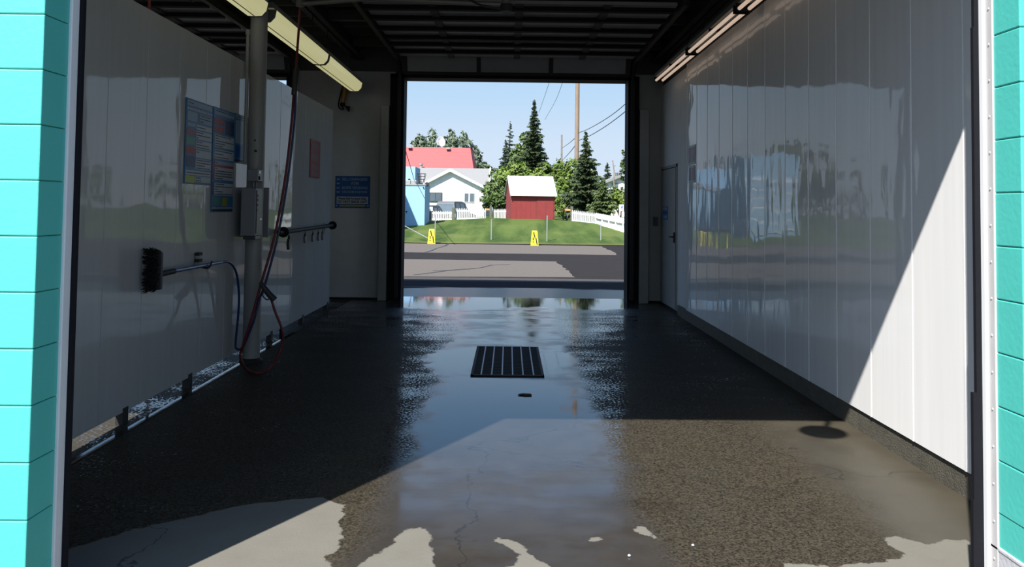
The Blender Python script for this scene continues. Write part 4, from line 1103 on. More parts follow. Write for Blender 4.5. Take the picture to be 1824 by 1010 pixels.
mb.build('rake_roof', M['white_rake'], wh)
# main roof behind, ridge parallel to the front
Yr = Yh + 3.0
r0 = at(700, 302, Yr + 3); r1 = at(873, 302.5, Yr + 3); e0 = at(700, 337, Yr); e1 = at(873, 338, Yr)
mb = MB(); zr = (r0.z + r1.z) / 2; ze = (e0.z + e1.z) / 2
mb.add([(e0.x, Yr - .5, ze), (e1.x, Yr - .5, ze), (r1.x, Yr + 3, zr), (r0.x, Yr + 3, zr), (r1.x, Yr + 6.5, ze), (r0.x, Yr + 6.5, ze)], [(0, 1, 2, 3), (3, 2, 4, 5)])
mb.build('main_roof', M['grey_roof'], wh)
mb = MB(); mb.prism([(Yr - .2, .6), (Yr + 6.2, .6), (Yr + 6.2, ze), (Yr + 3, zr - .05), (Yr - .2, ze)], 'x', e0.x, e1.x - .12); mb.build('main_wall', M['white_wall'], wh)
mb = MB()
for ya, yb in ((Yr - .5, Yr + 3), (Yr + 6.5, Yr + 3)):
    mb.bar((e1.x, ya, ze), (r1.x, yb, zr), .12, .16)
mb.build('rake_board', M['white_rake'], wh)
def house_window(pa, pb_, qa, qb, panes, fm):
    s0 = at(pa, qa, Yh - .03); s1 = at(pb_, qb, Yh - .03)
    f = MB(); f.box(s0.x, s1.x, Yh - .06, Yh + .02, s1.z, s0.z); fo = f.build('window', M[fm], wh)
    W_ = s1.x - s0.x; p_ = MB()
    for (u0, u1) in panes: p_.box(s0.x + W_ * u0, s0.x + W_ * u1, Yh - .075, Yh - .05, s1.z + .06, s0.z - .06)
    p_.build('pane', M['glass'], fo)
house_window(766, 788.5, 346, 363, ((.05, .45), (.50, .95)), 'frame_dark')
house_window(827.5, 846, 345, 362.5, ((.04, .43), (.56, .97)), 'white_rake')
# red mansard roof behind
Ym = 82.0
rm = empty('mansard_building', (at(780, 370, Ym).x, Ym, .7), 'building with steep bright red shingled roof behind the white house', 'building')
t0 = at(690, 265.5, Ym + 2); t1 = at(839.5, 265, Ym + 2); b0 = at(690, 304, Ym); b1 = at(848, 303.5, Ym)
mb = MB(); mb.add([(b0.x, Ym, b1.z), (at(843.5, 303, Ym).x, Ym, b1.z), (at(836.5, 265, Ym + 2).x, Ym + 2, t1.z), (t0.x, Ym + 2, t1.z)], [(0, 1, 2, 3)])
mb.add([(t0.x, Ym + 2, t1.z), (t1.x, Ym + 2, t1.z), (t1.x, Ym + 10, t1.z), (t0.x, Ym + 10, t1.z)], [(0, 1, 2, 3)])
mb.build('roof', M['red_roof'], rm)
mb = MB(); xa = at(843.5, 303, Ym).x; xb_ = at(836.5, 265, Ym + 2).x; xc = at(851, 303, Ym + 8).x
mb.add([(xa, Ym, b1.z), (at(851, 303, Ym + 6).x, Ym + 6, b1.z), (at(842, 266, Ym + 6).x, Ym + 6, t1.z - .1), (xb_, Ym + 2, t1.z)], [(0, 1, 2, 3)])
mb.build('roof_side', M['red_dark'], rm)
mb = MB(); mb.box(b0.x, xa - .1, Ym + .2, Ym + 9, .6, b1.z); mb.build('wall', M['white_wall'], rm)
for px, py in ((728.5, 266.5), (797, 267)):
    s0 = at(px, py, Ym + 1.6); mb = MB(); mb.cbox(s0, .38, .38, .2); mb.build('roof_vent', M['ac_grey'], rm)
s0 = at(750, 299, Ym - .3); mb = MB(); mb.lathe([(.13, -.25), (.13, .05), (.19, .06), (.19, .22)], s0, 12); mb.build('flue', M['ac_grey'], rm)
# satellite dish on that roof
sd = at(783.5, 256, Ym + 3)
de = empty('satellite_dish', (sd.x, sd.y, t1.z), 'white oval satellite dish standing on the red roof', 'dish')
Rm = Matrix.Rotation(math.radians(78), 4, 'X'); Rm = Matrix.Rotation(math.radians(28), 4, 'Z') @ Rm
mb = MB(); prof = [(0.02, 0), (.25, .02), (.42, .07), (.54, .13), (.56, .15), (.53, .15), (.40, .09), (.2, .035), (.02, .02)]
mb.lathe(prof, (0, 0, 0), 24); mb.xform(Matrix.Translation(sd) @ Rm @ Matrix.Diagonal((.82, 1.0, 1, 1))); mb.build('reflector', M['dish'], de, smooth=True)
mb = MB(); mb.tube([(sd.x, sd.y + .1, sd.z), (sd.x, sd.y + .15, t1.z - .1)], .06, 8); mb.build('mast', M['ac_grey'], de)
mb = MB(); mb.tube([sd + Vector((-.05, 0, -.45)), sd + Vector((-.25, -.7, .0))], .025, 6); mb.cbox(sd + Vector((-.25, -.72, .02)), .1, .14, .1); mb.build('feed_arm', M['dish'], de)

# vehicles
def car(name, x, y, zg, L_, W_, H_, paint, lab, rot=0, tail=True):
    e = empty(name, (x, y, zg), lab, 'car')
    T = Matrix.Translation((x, y, zg)) @ Matrix.Rotation(rot, 4, 'Z')
    h = H_
    body = [(-L_ / 2, .32), (-L_ / 2 + .02, .75), (-L_ / 2 + .10, .98), (L_ / 2 - 1.35, 1.02), (L_ / 2 - .25, .90), (L_ / 2 - .02, .70), (L_ / 2, .34)]
    mb = MB(); mb.prism(body, 'y', -W_ / 2, W_ / 2); mb.xform(T); mb.build('body', M[paint], e)
    cab_ = [(-L_ / 2 + .10, .97), (-L_ / 2 + .32, h - .10), (-L_ / 2 + .55, h), (L_ / 2 - 2.4, h), (L_ / 2 - 2.0, h - .08), (L_ / 2 - 1.3, 1.0)]
    mb = MB(); n = len(cab_)
    vs = [(p[0], -W_ / 2 + .05 + (p[1] - .97) * .22, p[1]) for p in cab_] + [(p[0], W_ / 2 - .05 - (p[1] - .97) * .22, p[1]) for p in cab_]
    mb.add(vs, [tuple(range(n - 1, -1, -1)), tuple(range(n, 2 * n))] + [(i, (i + 1) % n, n + (i + 1) % n, n + i) for i in range(n)])
    mb.xform(T); mb.build('cabin', M[paint], e)
    g = MB()   # rear window and side windows
    w2 = W_ / 2 - .2
    g.add([(-L_ / 2 + .12, -w2, 1.05), (-L_ / 2 + .12, w2, 1.05), (-L_ / 2 + .305, w2 - .06, h - .17), (-L_ / 2 + .305, -w2 + .06, h - .17)], [(0, 1, 2, 3)])
    g.xform(T @ Matrix.Translation((-.012, 0, 0))); g.build('rear_window', M['glass'], e)
    for s in (-1, 1):
        g = MB()
        for xa_, xb2 in ((-L_ / 2 + .45, -L_ / 2 + 1.25), (-L_ / 2 + 1.33, -L_ / 2 + 2.15), (-L_ / 2 + 2.22, L_ / 2 - 1.75)):
            y0_ = s * (W_ / 2 - .05 - .08 * .22 + .012); y1_ = s * (W_ / 2 - .05 - (h - .15 - .97) * .22 + .012)
            g.add([(xa_, y0_, 1.05), (xb2, y0_, 1.05), (xb2 - .06, y1_, h - .15), (xa_ + .08, y1_, h - .15)], [(0, 1, 2, 3)])
        g.xform(T); g.build('side_window', M['glass'], e)
    for sx in (-1, 1):
        for s in (-1, 1):
            mb = MB(); mb.lathe([(.18, -.11), (.33, -.11), (.34, -.06), (.34, .06), (.33, .11), (.18, .11)], (0, 0, 0), 20, Matrix.Rotation(PI / 2, 4, 'X'))
            mb.xform(T @ Matrix.Translation((sx * (L_ / 2 - .85), s * (W_ / 2 - .08), .34))); mb.build('wheel', M['tyre'], e, smooth=True)
    for s in (-1, 1):
        mb = MB(); mb.cbox((-L_ / 2 + .03, s * (W_ / 2 - .12), .85), .06, .14, .22); mb.xform(T); mb.build('tail_lamp', M['tail_red'], e)
    mb = MB(); mb.box(-L_ / 2 - .06, -L_ / 2 + .1, -W_ / 2, W_ / 2, .35, .55, .03); mb.box(L_ / 2 - .1, L_ / 2 + .06, -W_ / 2, W_ / 2, .35, .55, .03); mb.xform(T); mb.build('bumper', M['car_dark'], e)
pc = at(808, 372, 57.0); pt = at(808, 361, 54.8)
car('parked_car', pc.x + .18, 57.0, pt.z - 1.85, 4.3, 1.72, 1.85, 'car_grey', 'grey estate car parked before the white house, rear towards us', rot=math.radians(72))
pc = at(772, 372, 52.0); pt = at(772, 369, 50.0)
car('parked_car', pc.x - .2, 52.0, pt.z - 1.45, 4.1, 1.65, 1.45, 'car_dark', 'dark car half hidden behind the pale blue building corner', rot=math.radians(80))

# picket fences
def picket_run(e, A, B, zA, zB, h, n, w_=None):
    """A, B ground points in (x, y); zA, zB ground heights"""
    A = Vector((A[0], A[1], zA)); B = Vector((B[0], B[1], zB)); D = B - A
    d2 = Vector((D.x, D.y, 0)).normalized(); nrm = Vector((d2.y, -d2.x, 0))
    pitch_ = Vector((D.x, D.y, 0)).length / n; w_ = w_ or pitch_ * .54
    mb = MB()
    for i in range(n):
        c = A + D * ((i + .5) / n)
        a = c - d2 * (w_ / 2); b = c + d2 * (w_ / 2)
        prof = [a + Vector((0, 0, .04)), b + Vector((0, 0, .04)), b + Vector((0, 0, h - .09)), c + Vector((0, 0, h)), a + Vector((0, 0, h - .09))]
        vs = [p + nrm * .012 for p in prof] + [p - nrm * .012 for p in prof]
        mb.add(vs, [(0, 1, 2, 3, 4), (9, 8, 7, 6, 5)] + [(k, (k + 1) % 5, 5 + (k + 1) % 5, 5 + k) for k in range(5)])
    mb.build('pickets', M['picket'], e)
    for fz in (.22, .78):
        mb = MB(); off = -nrm * .035; mb.bar(A + off + Vector((0, 0, h * fz)), B + off + Vector((0, 0, h * fz)), .045, .08); mb.build('rail', M['picket'], e)
def fence(pa, pb_, qa, qb, ta, tb, Ya, Yb, n, lab):
    """pixel columns pa..pb_, ground rows qa, qb, top rows ta, tb"""
    A = at(pa, qa, Ya); B = at(pb_, qb, Yb); h = (at(pa, ta, Ya).z - A.z + at(pb_, tb, Yb).z - B.z) / 2
    e = empty('picket_fence', ((A.x + B.x) / 2, (A.y + B.y) / 2, min(A.z, B.z)), lab, 'fence', 'white picket fences')
    picket_run(e, (A.x, A.y), (B.x, B.y), A.z, B.z, h, n)
    return e
Yq = 46.5
fence(769, 806.5, 398, 397.5, 379, 378, Yq + .6, Yq, 12, 'low white picket gate section left of the wide grey post, before the cars')
fence(812.5, 867.5, 397, 396, 372.5, 372, Yq, Yq, 18, 'white picket fence section between the wide grey post and the narrow post')
fence(879, 903.5, 396, 395, 372, 372, Yq, Yq, 10, 'white picket fence section running up to the red shed from the left')
def post(px, pw, ptop, pbot, Y, lab):
    a = at(px - pw / 2, ptop, Y); b = at(px + pw / 2, pbot, Y)
    mb = MB(); mb.box(a.x, b.x, Y - .07, Y + .07, b.z - .15, a.z, .012)
    o = mb.build('fence_post', M['post_wood'], loc=((a.x + b.x) / 2, Y, b.z - .15)); tag(o, lab, 'post', 'weathered fence posts')
post(809.5, 5.2, 372, 398, Yq - .15, 'wide grey weathered post between low gate section and picket fence')
post(875.8, 4.4, 368.5, 397, Yq - .15, 'weathered post in the gap between the two left picket sections')
post(1020, 5.2, 365, 395.5, 47.0, 'tall weathered post where the right picket fence starts')
post(1005.5, 2.6, 367, 394, 47.6, 'thin weathered post just right of the red shed')
post(1011.5, 4.0, 367, 394, 47.6, 'weathered post between the shed and the tall right post')
mb = MB(); a = at(998, 371.5, 47.45); b = at(1018, 371.5, 47.45); mb.bar(a, b, .05, .12); o = mb.build('wooden_rail', M['rail_wood'], loc=a); tag(o, 'raw orange wooden rail on the posts right of the shed', 'rail')
mb = MB(); a = at(866, 374, Yq + .1); b = at(874, 374, Yq + .1); mb.bar(a, b, .05, .10); o = mb.build('wooden_rail', M['rail_wood'], loc=a); tag(o, 'short raw wooden rail in the gap left of the shed', 'rail')
# right fence: pickets, then a boarded run towards us seen from behind
f4 = fence(1020, 1065.5, 395, 400.5, 371.5, 375, 46.8, 44.0, 13, 'white picket fence running right from the tall weathered post')
A = at(1065, 400.5, 44.0); B = at(1128, 413.5, 39.0); hA = at(1065, 376, 44).z - A.z
e = empty('picket_fence', ((A.x + B.x) / 2, (A.y + B.y) / 2, B.z), 'white close boarded fence with two rails at right, coming towards us', 'fence', 'white picket fences')
D = B - A; nn = Vector((-D.y, D.x, 0)).normalized()
if nn.x > 0: nn = -nn
mb = MB(); n = 36; d2 = D.normalized()
for i in range(n):
    c = A + D * ((i + .5) / n); wv = D * (.48 / n)
    h = hA * (1 if i % 2 else .98)
    vs = []
    for q in (nn * .0, -nn * .022):
        vs += [c - wv + q, c + wv + q, c + wv + q + Vector((0, 0, h)), c - wv + q + Vector((0, 0, h))]
    mb.add(vs, [(0, 1, 2, 3), (7, 6, 5, 4), (0, 4, 5, 1), (1, 5, 6, 2), (2, 6, 7, 3), (3, 7, 4, 0)])
mb.build('boards', M['picket'], e)
for fz in (.14, .70):
    mb = MB(); mb.bar(A + nn * .05 + Vector((0, 0, hA * fz)), B + nn * .05 + Vector((0, 0, hA * fz)), .06, .09); mb.build('rail', M['picket'], e)
for i in range(6):
    c = A + D * (i / 5); mb = MB(); mb.bar(c + nn * .06 + Vector((0, 0, -.1)), c + nn * .06 + Vector((0, 0, hA * .97)), .07); mb.build('post', M['picket'], e)

# red shed
Ys = 45.0
sA = at(911.5, 393.2, Ys); sB = at(989.5, 392.5, Ys); ze_ = at(950, 346.5, Ys).z; zr_ = at(950, 315, Ys + 1.1).z
cxs = (sA.x + sB.x) / 2; zb_ = sA.z - .03; Ws = (sB.x - sA.x); Ds = 2.3
sh = empty('garden_shed', (cxs, Ys + 1, zb_), 'barn red garden shed with white metal roof on the lawn', 'shed')
Rs = Matrix.Translation((sB.x, Ys, zb_)) @ Matrix.Rotation(math.radians(7.5), 4, 'Z')
# local: x from -W..0 (front), y 0..D
Hs = ze_ - zb_
def sbuild(mb, nm, mat): mb.xform(Rs); return mb.build(nm, M[mat], sh)
mb = MB(); hr = zr_ - zb_
mb.prism([(0, 0), (Ds, 0), (Ds, Hs), (Ds / 2, hr - .06), (0, Hs)], 'x', -Ws, 0)
for i in range(1, 9): mb.box(-Ws * i / 9 - .008, -Ws * i / 9 + .008, -.008, .001, .02, Hs)
sbuild(mb, 'walls', 'shed_red')
mb = MB(); th = .05
rp = [(-.22, Hs - .06), (-.02, Hs + .10), (Ds / 2, hr), (Ds + .02, Hs + .10), (Ds + .22, Hs - .06), (Ds + .22, Hs), (Ds + .02, Hs + .16), (Ds / 2, hr + .07), (-.02, Hs + .16), (-.22, Hs)]
mb.prism(rp, 'x', -Ws - .08, .10)
sbuild(mb, 'roof', 'white_metal')
mb = MB()
for xx in (-Ws - .10,): mb.prism([(-.24, Hs - .10), (-.02, Hs + .04), (Ds / 2, hr - .06), (Ds + .02, Hs + .04), (Ds + .24, Hs - .10), (Ds + .24, Hs), (Ds + .02, Hs + .16), (Ds / 2, hr + .05), (-.02, Hs + .16), (-.24, Hs)], 'x', xx, xx + .03)
sbuild(mb, 'bargeboard', 'ac_grey')
mb = MB(); mb.box(-Ws * .41, -.06, -.025, 0, .12, Hs - .06); do = sbuild(mb, 'door', 'shed_red')
mb = MB()
mb.box(-Ws * .41 - .012, -Ws * .41, -.03, 0, .12, Hs - .06); mb.box(-Ws * .41, -.06, -.03, 0, .10, .12); mb.box(-Ws * .215, -Ws * .205, -.03, 0, .12, Hs - .06)
mb.xform(Rs); mb.build('door_gap', M['frame_dark'], do)
mb = MB()
for zz in (.2, .62, 1.0): mb.box(-.10, -.05, -.035, -.02, zz, zz + .08)
mb.box(-Ws * .20, -Ws * .17, -.05, -.02, .24, .30)
mb.xform(Rs); mb.build('hinge', M['frame_dark'], do)

# utility poles and wires
Yp = 58.0
pb0 = at(1026.5, 330, Yp); pt0 = at(1024.5, 120, Yp)
up = empty('utility_pole', (pb0.x, Yp, .8), 'tall brown wooden utility pole rising out of the frame', 'pole')
mb = MB(); mb.tube([(pb0.x + .02, Yp, .6), (pt0.x, Yp, pt0.z + 1.5)], .17, 14, rs=[.18, .145]); mb.build('shaft', M['pole_wood'], up, smooth=True)
mb = MB(); mb.bar((pt0.x - 1.1, Yp - .15, pt0.z + 1.0), (pt0.x + 1.1, Yp - .15, pt0.z + 1.0), .11); mb.build('crossarm', M['pole_wood'], up)
p2 = at(998.7, 238, 112); up2 = empty('utility_pole', (p2.x, 112, .8), 'slim far wooden pole left of the tall utility pole', 'pole')
mb = MB(); mb.tube([(p2.x + .05, 112, .5), (p2.x, 112, p2.z)], .13, 10, rs=[.16, .11]); mb.build('shaft', M['pole_wood'], up2, smooth=True)
p3 = at(1090.5, 282, 88); up3 = empty('utility_pole', (p3.x, 88, .8), 'far pole with short crossarms above the far right house', 'pole')
mb = MB(); mb.tube([(at(1093.5, 340, 88).x, 88, .5), (at(1093.5, 300, 88).x, 88, at(1093, 300, 88).z), p3], .06, 8, rs=[.08, .065, .04]); mb.build('shaft', M['pole_wood'], up3, smooth=True)
mb = MB(); mb.bar(at(1089, 283, 88), at(1092, 281.5, 88), .08); mb.bar(at(1091, 291.5, 88), at(1096, 291, 88), .09); mb.build('crossarm', M['pole_wood'], up3)
def cable(pts, r, lab):
    mb = MB(); mb.tube(spline(pts, 5), r, 5); o = mb.build('power_line', M['wire'], loc=pts[0]); tag(o, lab, 'cable', 'overhead lines')
cable([at(1028, 234, Yp), at(1045, 227, 54), at(1075, 209, 49), at(1100, 190, 44), at(1125, 166, 40)], .022, 'upper dark line from tall utility pole to the upper right')
cable([at(1030, 247, Yp), at(1048, 239, 54), at(1075, 222, 49), at(1100, 203, 44), at(1125, 181, 40)], .024, 'lower dark line from tall utility pole to the upper right')
cable([at(1023, 243, Yp), at(1013, 252, 75), at(1000.5, 261.5, 112)], .026, 'upper line between tall pole and slim far pole')
cable([at(1023, 257, Yp), at(1013, 270, 75), at(1001, 283.5, 112)], .03, 'lower line between tall pole and slim far pole')
cable([at(977, 130, 70), at(974, 146, 78), at(966, 172, 95), at(957, 200, 112)], .022, 'thin faint line high in the sky, left one')
cable([at(1001, 130, 70), at(997.5, 146, 78), at(986, 178, 95), at(968, 212, 112)], .022, 'thin faint line high in the sky, right one')

# house far right and small white sign
Yz = 92.0
fh = empty('distant_house', (at(1100, 340, Yz).x, Yz, .8), 'pale far house with low gable at right edge behind trees', 'house')
a = at(1104, 311, Yz); l = at(1076, 323, Yz); r = Vector((2 * a.x - l.x, Yz, l.z))
mb = MB(); mb.prism([(l.x + .3, .6), (r.x - .3, .6), (r.x - .3, l.z), (a.x, a.z - .05), (l.x + .3, l.z)], 'y', Yz, Yz + 8); mb.build('wall', M['white_wall'], fh)
mb = MB(); mb.prism([(l.x, l.z - .05), (a.x, a.z - .05), (r.x, l.z - .05), (r.x, l.z + .22), (a.x, a.z + .25), (l.x, l.z + .22)], 'y', Yz - .5, Yz + 8.4); mb.build('roof', M['grey_roof'], fh)
for pa, pb_ in ((1090, 1093), (1096, 1101)):
    s0 = at(pa, 321, Yz - .05); s1 = at(pb_, 328, Yz - .05); mb = MB(); mb.box(s0.x, s1.x, Yz - .08, Yz, s1.z, s0.z); mb.build('window', M['glass'], fh)
for k, px in enumerate((1097, 1100, 1103, 1106)):
    s0 = at(px, 309, Yz + 3); mb = MB(); mb.tube([(s0.x, s0.y, s0.z - .5), (s0.x, s0.y, s0.z + .4)], .07, 6); mb.build('roof_pipe', M['frame_dark'], fh)
ys_ = 54.0; s0 = at(1104, 359.5, ys_); s1 = at(1112.5, 371, ys_)
ys = empty('yard_sign', ((s0.x + s1.x) / 2, ys_, lawn_z(8, ys_)), 'small white yard sign with blue mark beyond the right fence', 'sign')
mb = MB(); mb.box(s0.x, s1.x, ys_ - .02, ys_, s1.z, s0.z); mb.build('board', M['white_rake'], ys)
mb = MB(); mb.tube([(s0.x + .02, ys_, .7), (s0.x + .02, ys_, s0.z)], .02, 6); mb.tube([(s1.x - .02, ys_, .7), (s1.x - .02, ys_, s0.z)], .02, 6); mb.build('stake', M['white_rake'], ys)
mb = MB(); mb.prism([(s0.x + .10, s1.z + .17), (s0.x + .22, s1.z + .17), (s0.x + .25, s0.z - .10), (s0.x + .18, s0.z - .06)], 'y', ys_ - .026, ys_ - .02); mb.build('mark', M['notice_blue'], ys)
mb = MB(); mb.box(s0.x + .14, s0.x + .26, ys_ - .026, ys_ - .02, s1.z + .03, s1.z + .12); mb.build('orange_mark', M['rail_wood'], ys)

# ------------------------------------------------------------------ trees
def conifer(name, base, top, rad, levels, seed, mat, lab, shape=1.0, lean=0.0, bare=.08, group='trees beyond the lawn', dens=1.0, leaf=.34):
    r = random.Random(seed)
    bx, by, bz = base; H = top.z - bz
    e = empty(name, (bx, by, bz), lab, 'tree', group)
    mb = MB(); mb.tube([(bx, by, bz - .1), (bx + (top.x - bx) * .5, by, bz + H * .5), (top.x, by, top.z)], .1, 8, rs=[H * .022, H * .012, .012]); mb.build('trunk', M['bark'], e, smooth=True)
    mb = MB()
    for l in range(levels):
        t = bare + (1 - bare) * (l / (levels - 1)) ** .92
        z = bz + H * t; R = rad * (1 - t) ** shape * r.uniform(.72, 1.15) + .05; lf = leaf * (.42 + .58 * min(1, (1 - t) * 2.2))
        nb = max(5, int((9 + R * 5) * dens)); off = r.uniform(0, 6.28)
        for i in range(nb):
            an = off + 2 * PI * i / nb + r.uniform(-.25, .25)
            Rl = R * r.uniform(.5, 1.2)
            d = Vector((math.cos(an), math.sin(an), 0)); s = Vector((-d.y, d.x, 0))
            cx0 = bx + (top.x - bx) * t; zj = r.uniform(-.7, .7) * H / levels
            rise = r.uniform(-.05, .18); droop = .32 * Rl * r.uniform(.6, 1.2)
            ns = max(3, int(Rl / (lf * .42)))
            for k in range(ns):
                q = (k + .6) / ns
                c = Vector((cx0, by, z + zj)) + d * (Rl * q) + Vector((0, 0, Rl * rise * q - droop * q * q * .8 + .12 * Rl * q ** 4))
                ww = lf * (1.25 - .75 * q) * r.uniform(.8, 1.25)
                for sd_ in (-1, 1):
                    tip = c + d * (lf * .55) + s * (sd_ * ww * .9) + Vector((0, 0, -lf * r.uniform(.25, .7)))
                    o1 = c - d * lf * .25 + Vector((0, 0, .05)); o2 = c + d * lf * .6 + Vector((0, 0, r.uniform(-.05, .06)))
                    mb.add([o1, tip + d * .05, o2], [(0, 1, 2)])
                hang = c + Vector((r.uniform(-.08, .08), r.uniform(-.08, .08), -lf * r.uniform(.5, 1.0)))
                mb.add([c - d * lf * .4, hang, c + d * lf * .45], [(0, 1, 2)])
    for k in range(26):
        an = r.uniform(0, 6.28); zz = top.z - r.uniform(0, H * .06); mb.add([(top.x, by, zz + .12), (top.x + math.cos(an) * .12, by + math.sin(an) * .12, zz - .1), (top.x + math.cos(an + .7) * .1, by + math.sin(an + .7) * .1, zz - .14)], [(0, 1, 2)])
    mb.build('foliage', M[mat], e, recalc=False)
    return e

def broadleaf(name, blobs, n, size, seed, mat, lab, base, group='trees beyond the lawn', trunk=True, cat='tree'):
    r = random.Random(seed)
    e = empty(name, base, lab, cat, group)
    bx, by, bz = base
    mb = MB()
    top = max(blobs, key=lambda b: b[0].z)
    for (c, rx, rz) in blobs:
        mid = Vector((bx, by, bz)).lerp(c, .5) + Vector((r.uniform(-.2, .2), 0, 0))
        mb.tube(spline([(bx, by, bz - .1), mid, c], 4), .05, 6, rs=None)
    mb.build('trunk', M['bark'], e)
    mb = MB(); vol = [b[1] * b[1] * b[2] for b in blobs]; tot = sum(vol)
    for (c, rx, rz), v in zip(blobs, vol):
        cl = []
        k = max(8, int(n * v / tot)); nc = max(4, k // 26)
        for _ in range(nc):
            while True:
                p = Vector((r.uniform(-1, 1), r.uniform(-1, 1), r.uniform(-1, 1)))
                if .25 < p.length < 1: break
            p = p.normalized() * (p.length ** .35); cl.append((p, r.uniform(.14, .30)))
        for _ in range(k):
            p, cr = r.choice(cl); q = p + Vector((r.gauss(0, cr), r.gauss(0, cr), r.gauss(0, cr * .8))) * .6
            pos = c + Vector((q.x * rx, q.y * rx, q.z * rz))
            nrm = (q + Vector((r.uniform(-.9, .9), r.uniform(-.9, .9), r.uniform(-.3, 1.1)))).normalized()
            a = nrm.orthogonal().normalized(); a.rotate(Matrix.Rotation(r.uniform(0, 6.28), 3, nrm)); b = nrm.cross(a)
            s = size * r.uniform(.6, 1.3)
            mb.add([pos - a * s, pos - b * s * .55, pos + a * s, pos + b * s * .55], [(0, 1, 2, 3)])
    mb.build('foliage', M[mat], e, recalc=False)
    return e

def blob(px, py, Y, rpx, rzpx): return (at(px, py, Y), rpx * Y / F, rzpx * Y / F)

# conifers
Ya = 72; ta = at(948.5, 181, Ya); ba = at(951, 372, Ya)
conifer('spruce_tree', (ba.x, Ya, .7), ta, 2.75, 36, 11, 'spruce', 'tallest dark spruce behind the red shed', shape=1.12, leaf=.36)
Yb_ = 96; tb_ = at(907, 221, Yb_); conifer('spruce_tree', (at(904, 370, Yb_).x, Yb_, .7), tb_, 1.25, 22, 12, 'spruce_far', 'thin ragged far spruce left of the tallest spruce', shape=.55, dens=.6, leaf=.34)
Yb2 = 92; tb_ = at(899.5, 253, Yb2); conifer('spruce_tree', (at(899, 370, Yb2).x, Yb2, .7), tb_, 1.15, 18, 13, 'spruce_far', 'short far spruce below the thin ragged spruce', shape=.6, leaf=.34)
Yc = 53; tc_ = at(1041.5, 236, Yc); conifer('spruce_tree', (at(1046, 385, Yc).x, Yc, .8), tc_, 1.80, 26, 14, 'spruce', 'dark spruce with drooping boughs beside the utility pole', shape=1.0, leaf=.28)
Yd = 49.2; td = at(1074.5, 317, Yd); conifer('spruce_tree', (at(1072, 385, Yd).x, Yd, .75), td, .95, 16, 15, 'spruce_pale', 'small pale spruce right of the drooping spruce', shape=.7, leaf=.24)
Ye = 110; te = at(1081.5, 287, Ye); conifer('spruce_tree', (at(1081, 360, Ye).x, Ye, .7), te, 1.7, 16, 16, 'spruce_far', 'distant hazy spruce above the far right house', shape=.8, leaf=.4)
# broadleaf crown beside the tallest spruce
broadleaf('broadleaf_tree', [blob(931, 262, 76, 13, 24), blob(924, 285, 76, 16, 22), blob(937, 290, 76, 16, 26), blob(918, 300, 76, 12, 18)], 5200, .17, 21, 'leaf_mid', 'round green tree pressed against left side of tallest spruce', (at(928, 370, 76).x, 76, .7))
# bushes round the shed
broadleaf('leafy_bush', [blob(875, 345, 54, 16, 20), blob(890, 355, 54, 16, 22), blob(866, 362, 54, 9, 14), blob(885, 328, 54, 10, 14)], 4200, .10, 22, 'leaf_mid', 'leafy bush between the white house and the shed', (at(880, 385, 54).x, 54, .8), group='bushes round the shed', cat='bush')
broadleaf('leafy_bush', [blob(905, 318, 63, 20, 20), blob(925, 306, 63, 18, 18), blob(893, 312, 63, 13, 16), blob(880, 322, 63, 10, 18)], 4200, .12, 23, 'leaf_bright', 'yellow green tree above the left end of the shed roof', (at(905, 385, 63).x, 63, .8), group='bushes round the shed')
broadleaf('leafy_bush', [blob(955, 315, 60, 16, 16), blob(975, 308, 60, 17, 18), blob(993, 303, 60, 12, 20), blob(1005, 318, 60, 13, 30)], 4600, .12, 24, 'leaf_bright', 'yellow green tree above the right end of the shed roof', (at(980, 385, 60).x, 60, .8), group='bushes round the shed')
broadleaf('leafy_bush', [blob(1002, 345, 55.5, 15, 30), blob(1014, 320, 55.5, 14, 24), blob(1020, 298, 55.5, 12, 20), blob(1010, 368, 55.5, 16, 18), blob(1023, 350, 55.5, 12, 30)], 5600, .10, 25, 'leaf_bright', 'bright leafy bush filling the space between shed and drooping spruce', (at(1010, 388, 55.5).x, 55.5, .8), group='bushes round the shed', cat='bush')
broadleaf('leafy_bush', [blob(858, 318, 75, 10, 20), blob(870, 308, 75, 10, 13), blob(862, 340, 75, 10, 16)], 1800, .12, 26, 'leaf_mid', 'dark green bush against the right end of the grey roof', (at(864, 385, 75).x, 75, .8), group='bushes round the shed', cat='bush')
# right edge
broadleaf('broadleaf_tree', [blob(1112, 282, 62, 9, 20), blob(1118, 305, 62, 12, 22), blob(1124, 280, 62, 14, 22)], 1500, .12, 27, 'leaf_mid', 'thin leafy tree at the right edge of the opening', (at(1118, 385, 62).x, 62, .8))
broadleaf('leafy_bush', [blob(1104, 345, 58, 12, 16), blob(1116, 350, 58, 14, 18), blob(1095, 362, 58, 9, 10)], 2600, .10, 28, 'leaf_bright', 'green bush behind the white yard sign at right', (at(1108, 385, 58).x, 58, .8), cat='bush')
broadleaf('leafy_bush', [blob(1085, 352, 68, 9, 20), blob(1093, 342, 68, 8, 14)], 1200, .12, 29, 'leaf_mid', 'bush between small pale spruce and the far house', (at(1088, 385, 68).x, 68, .8), cat='bush')
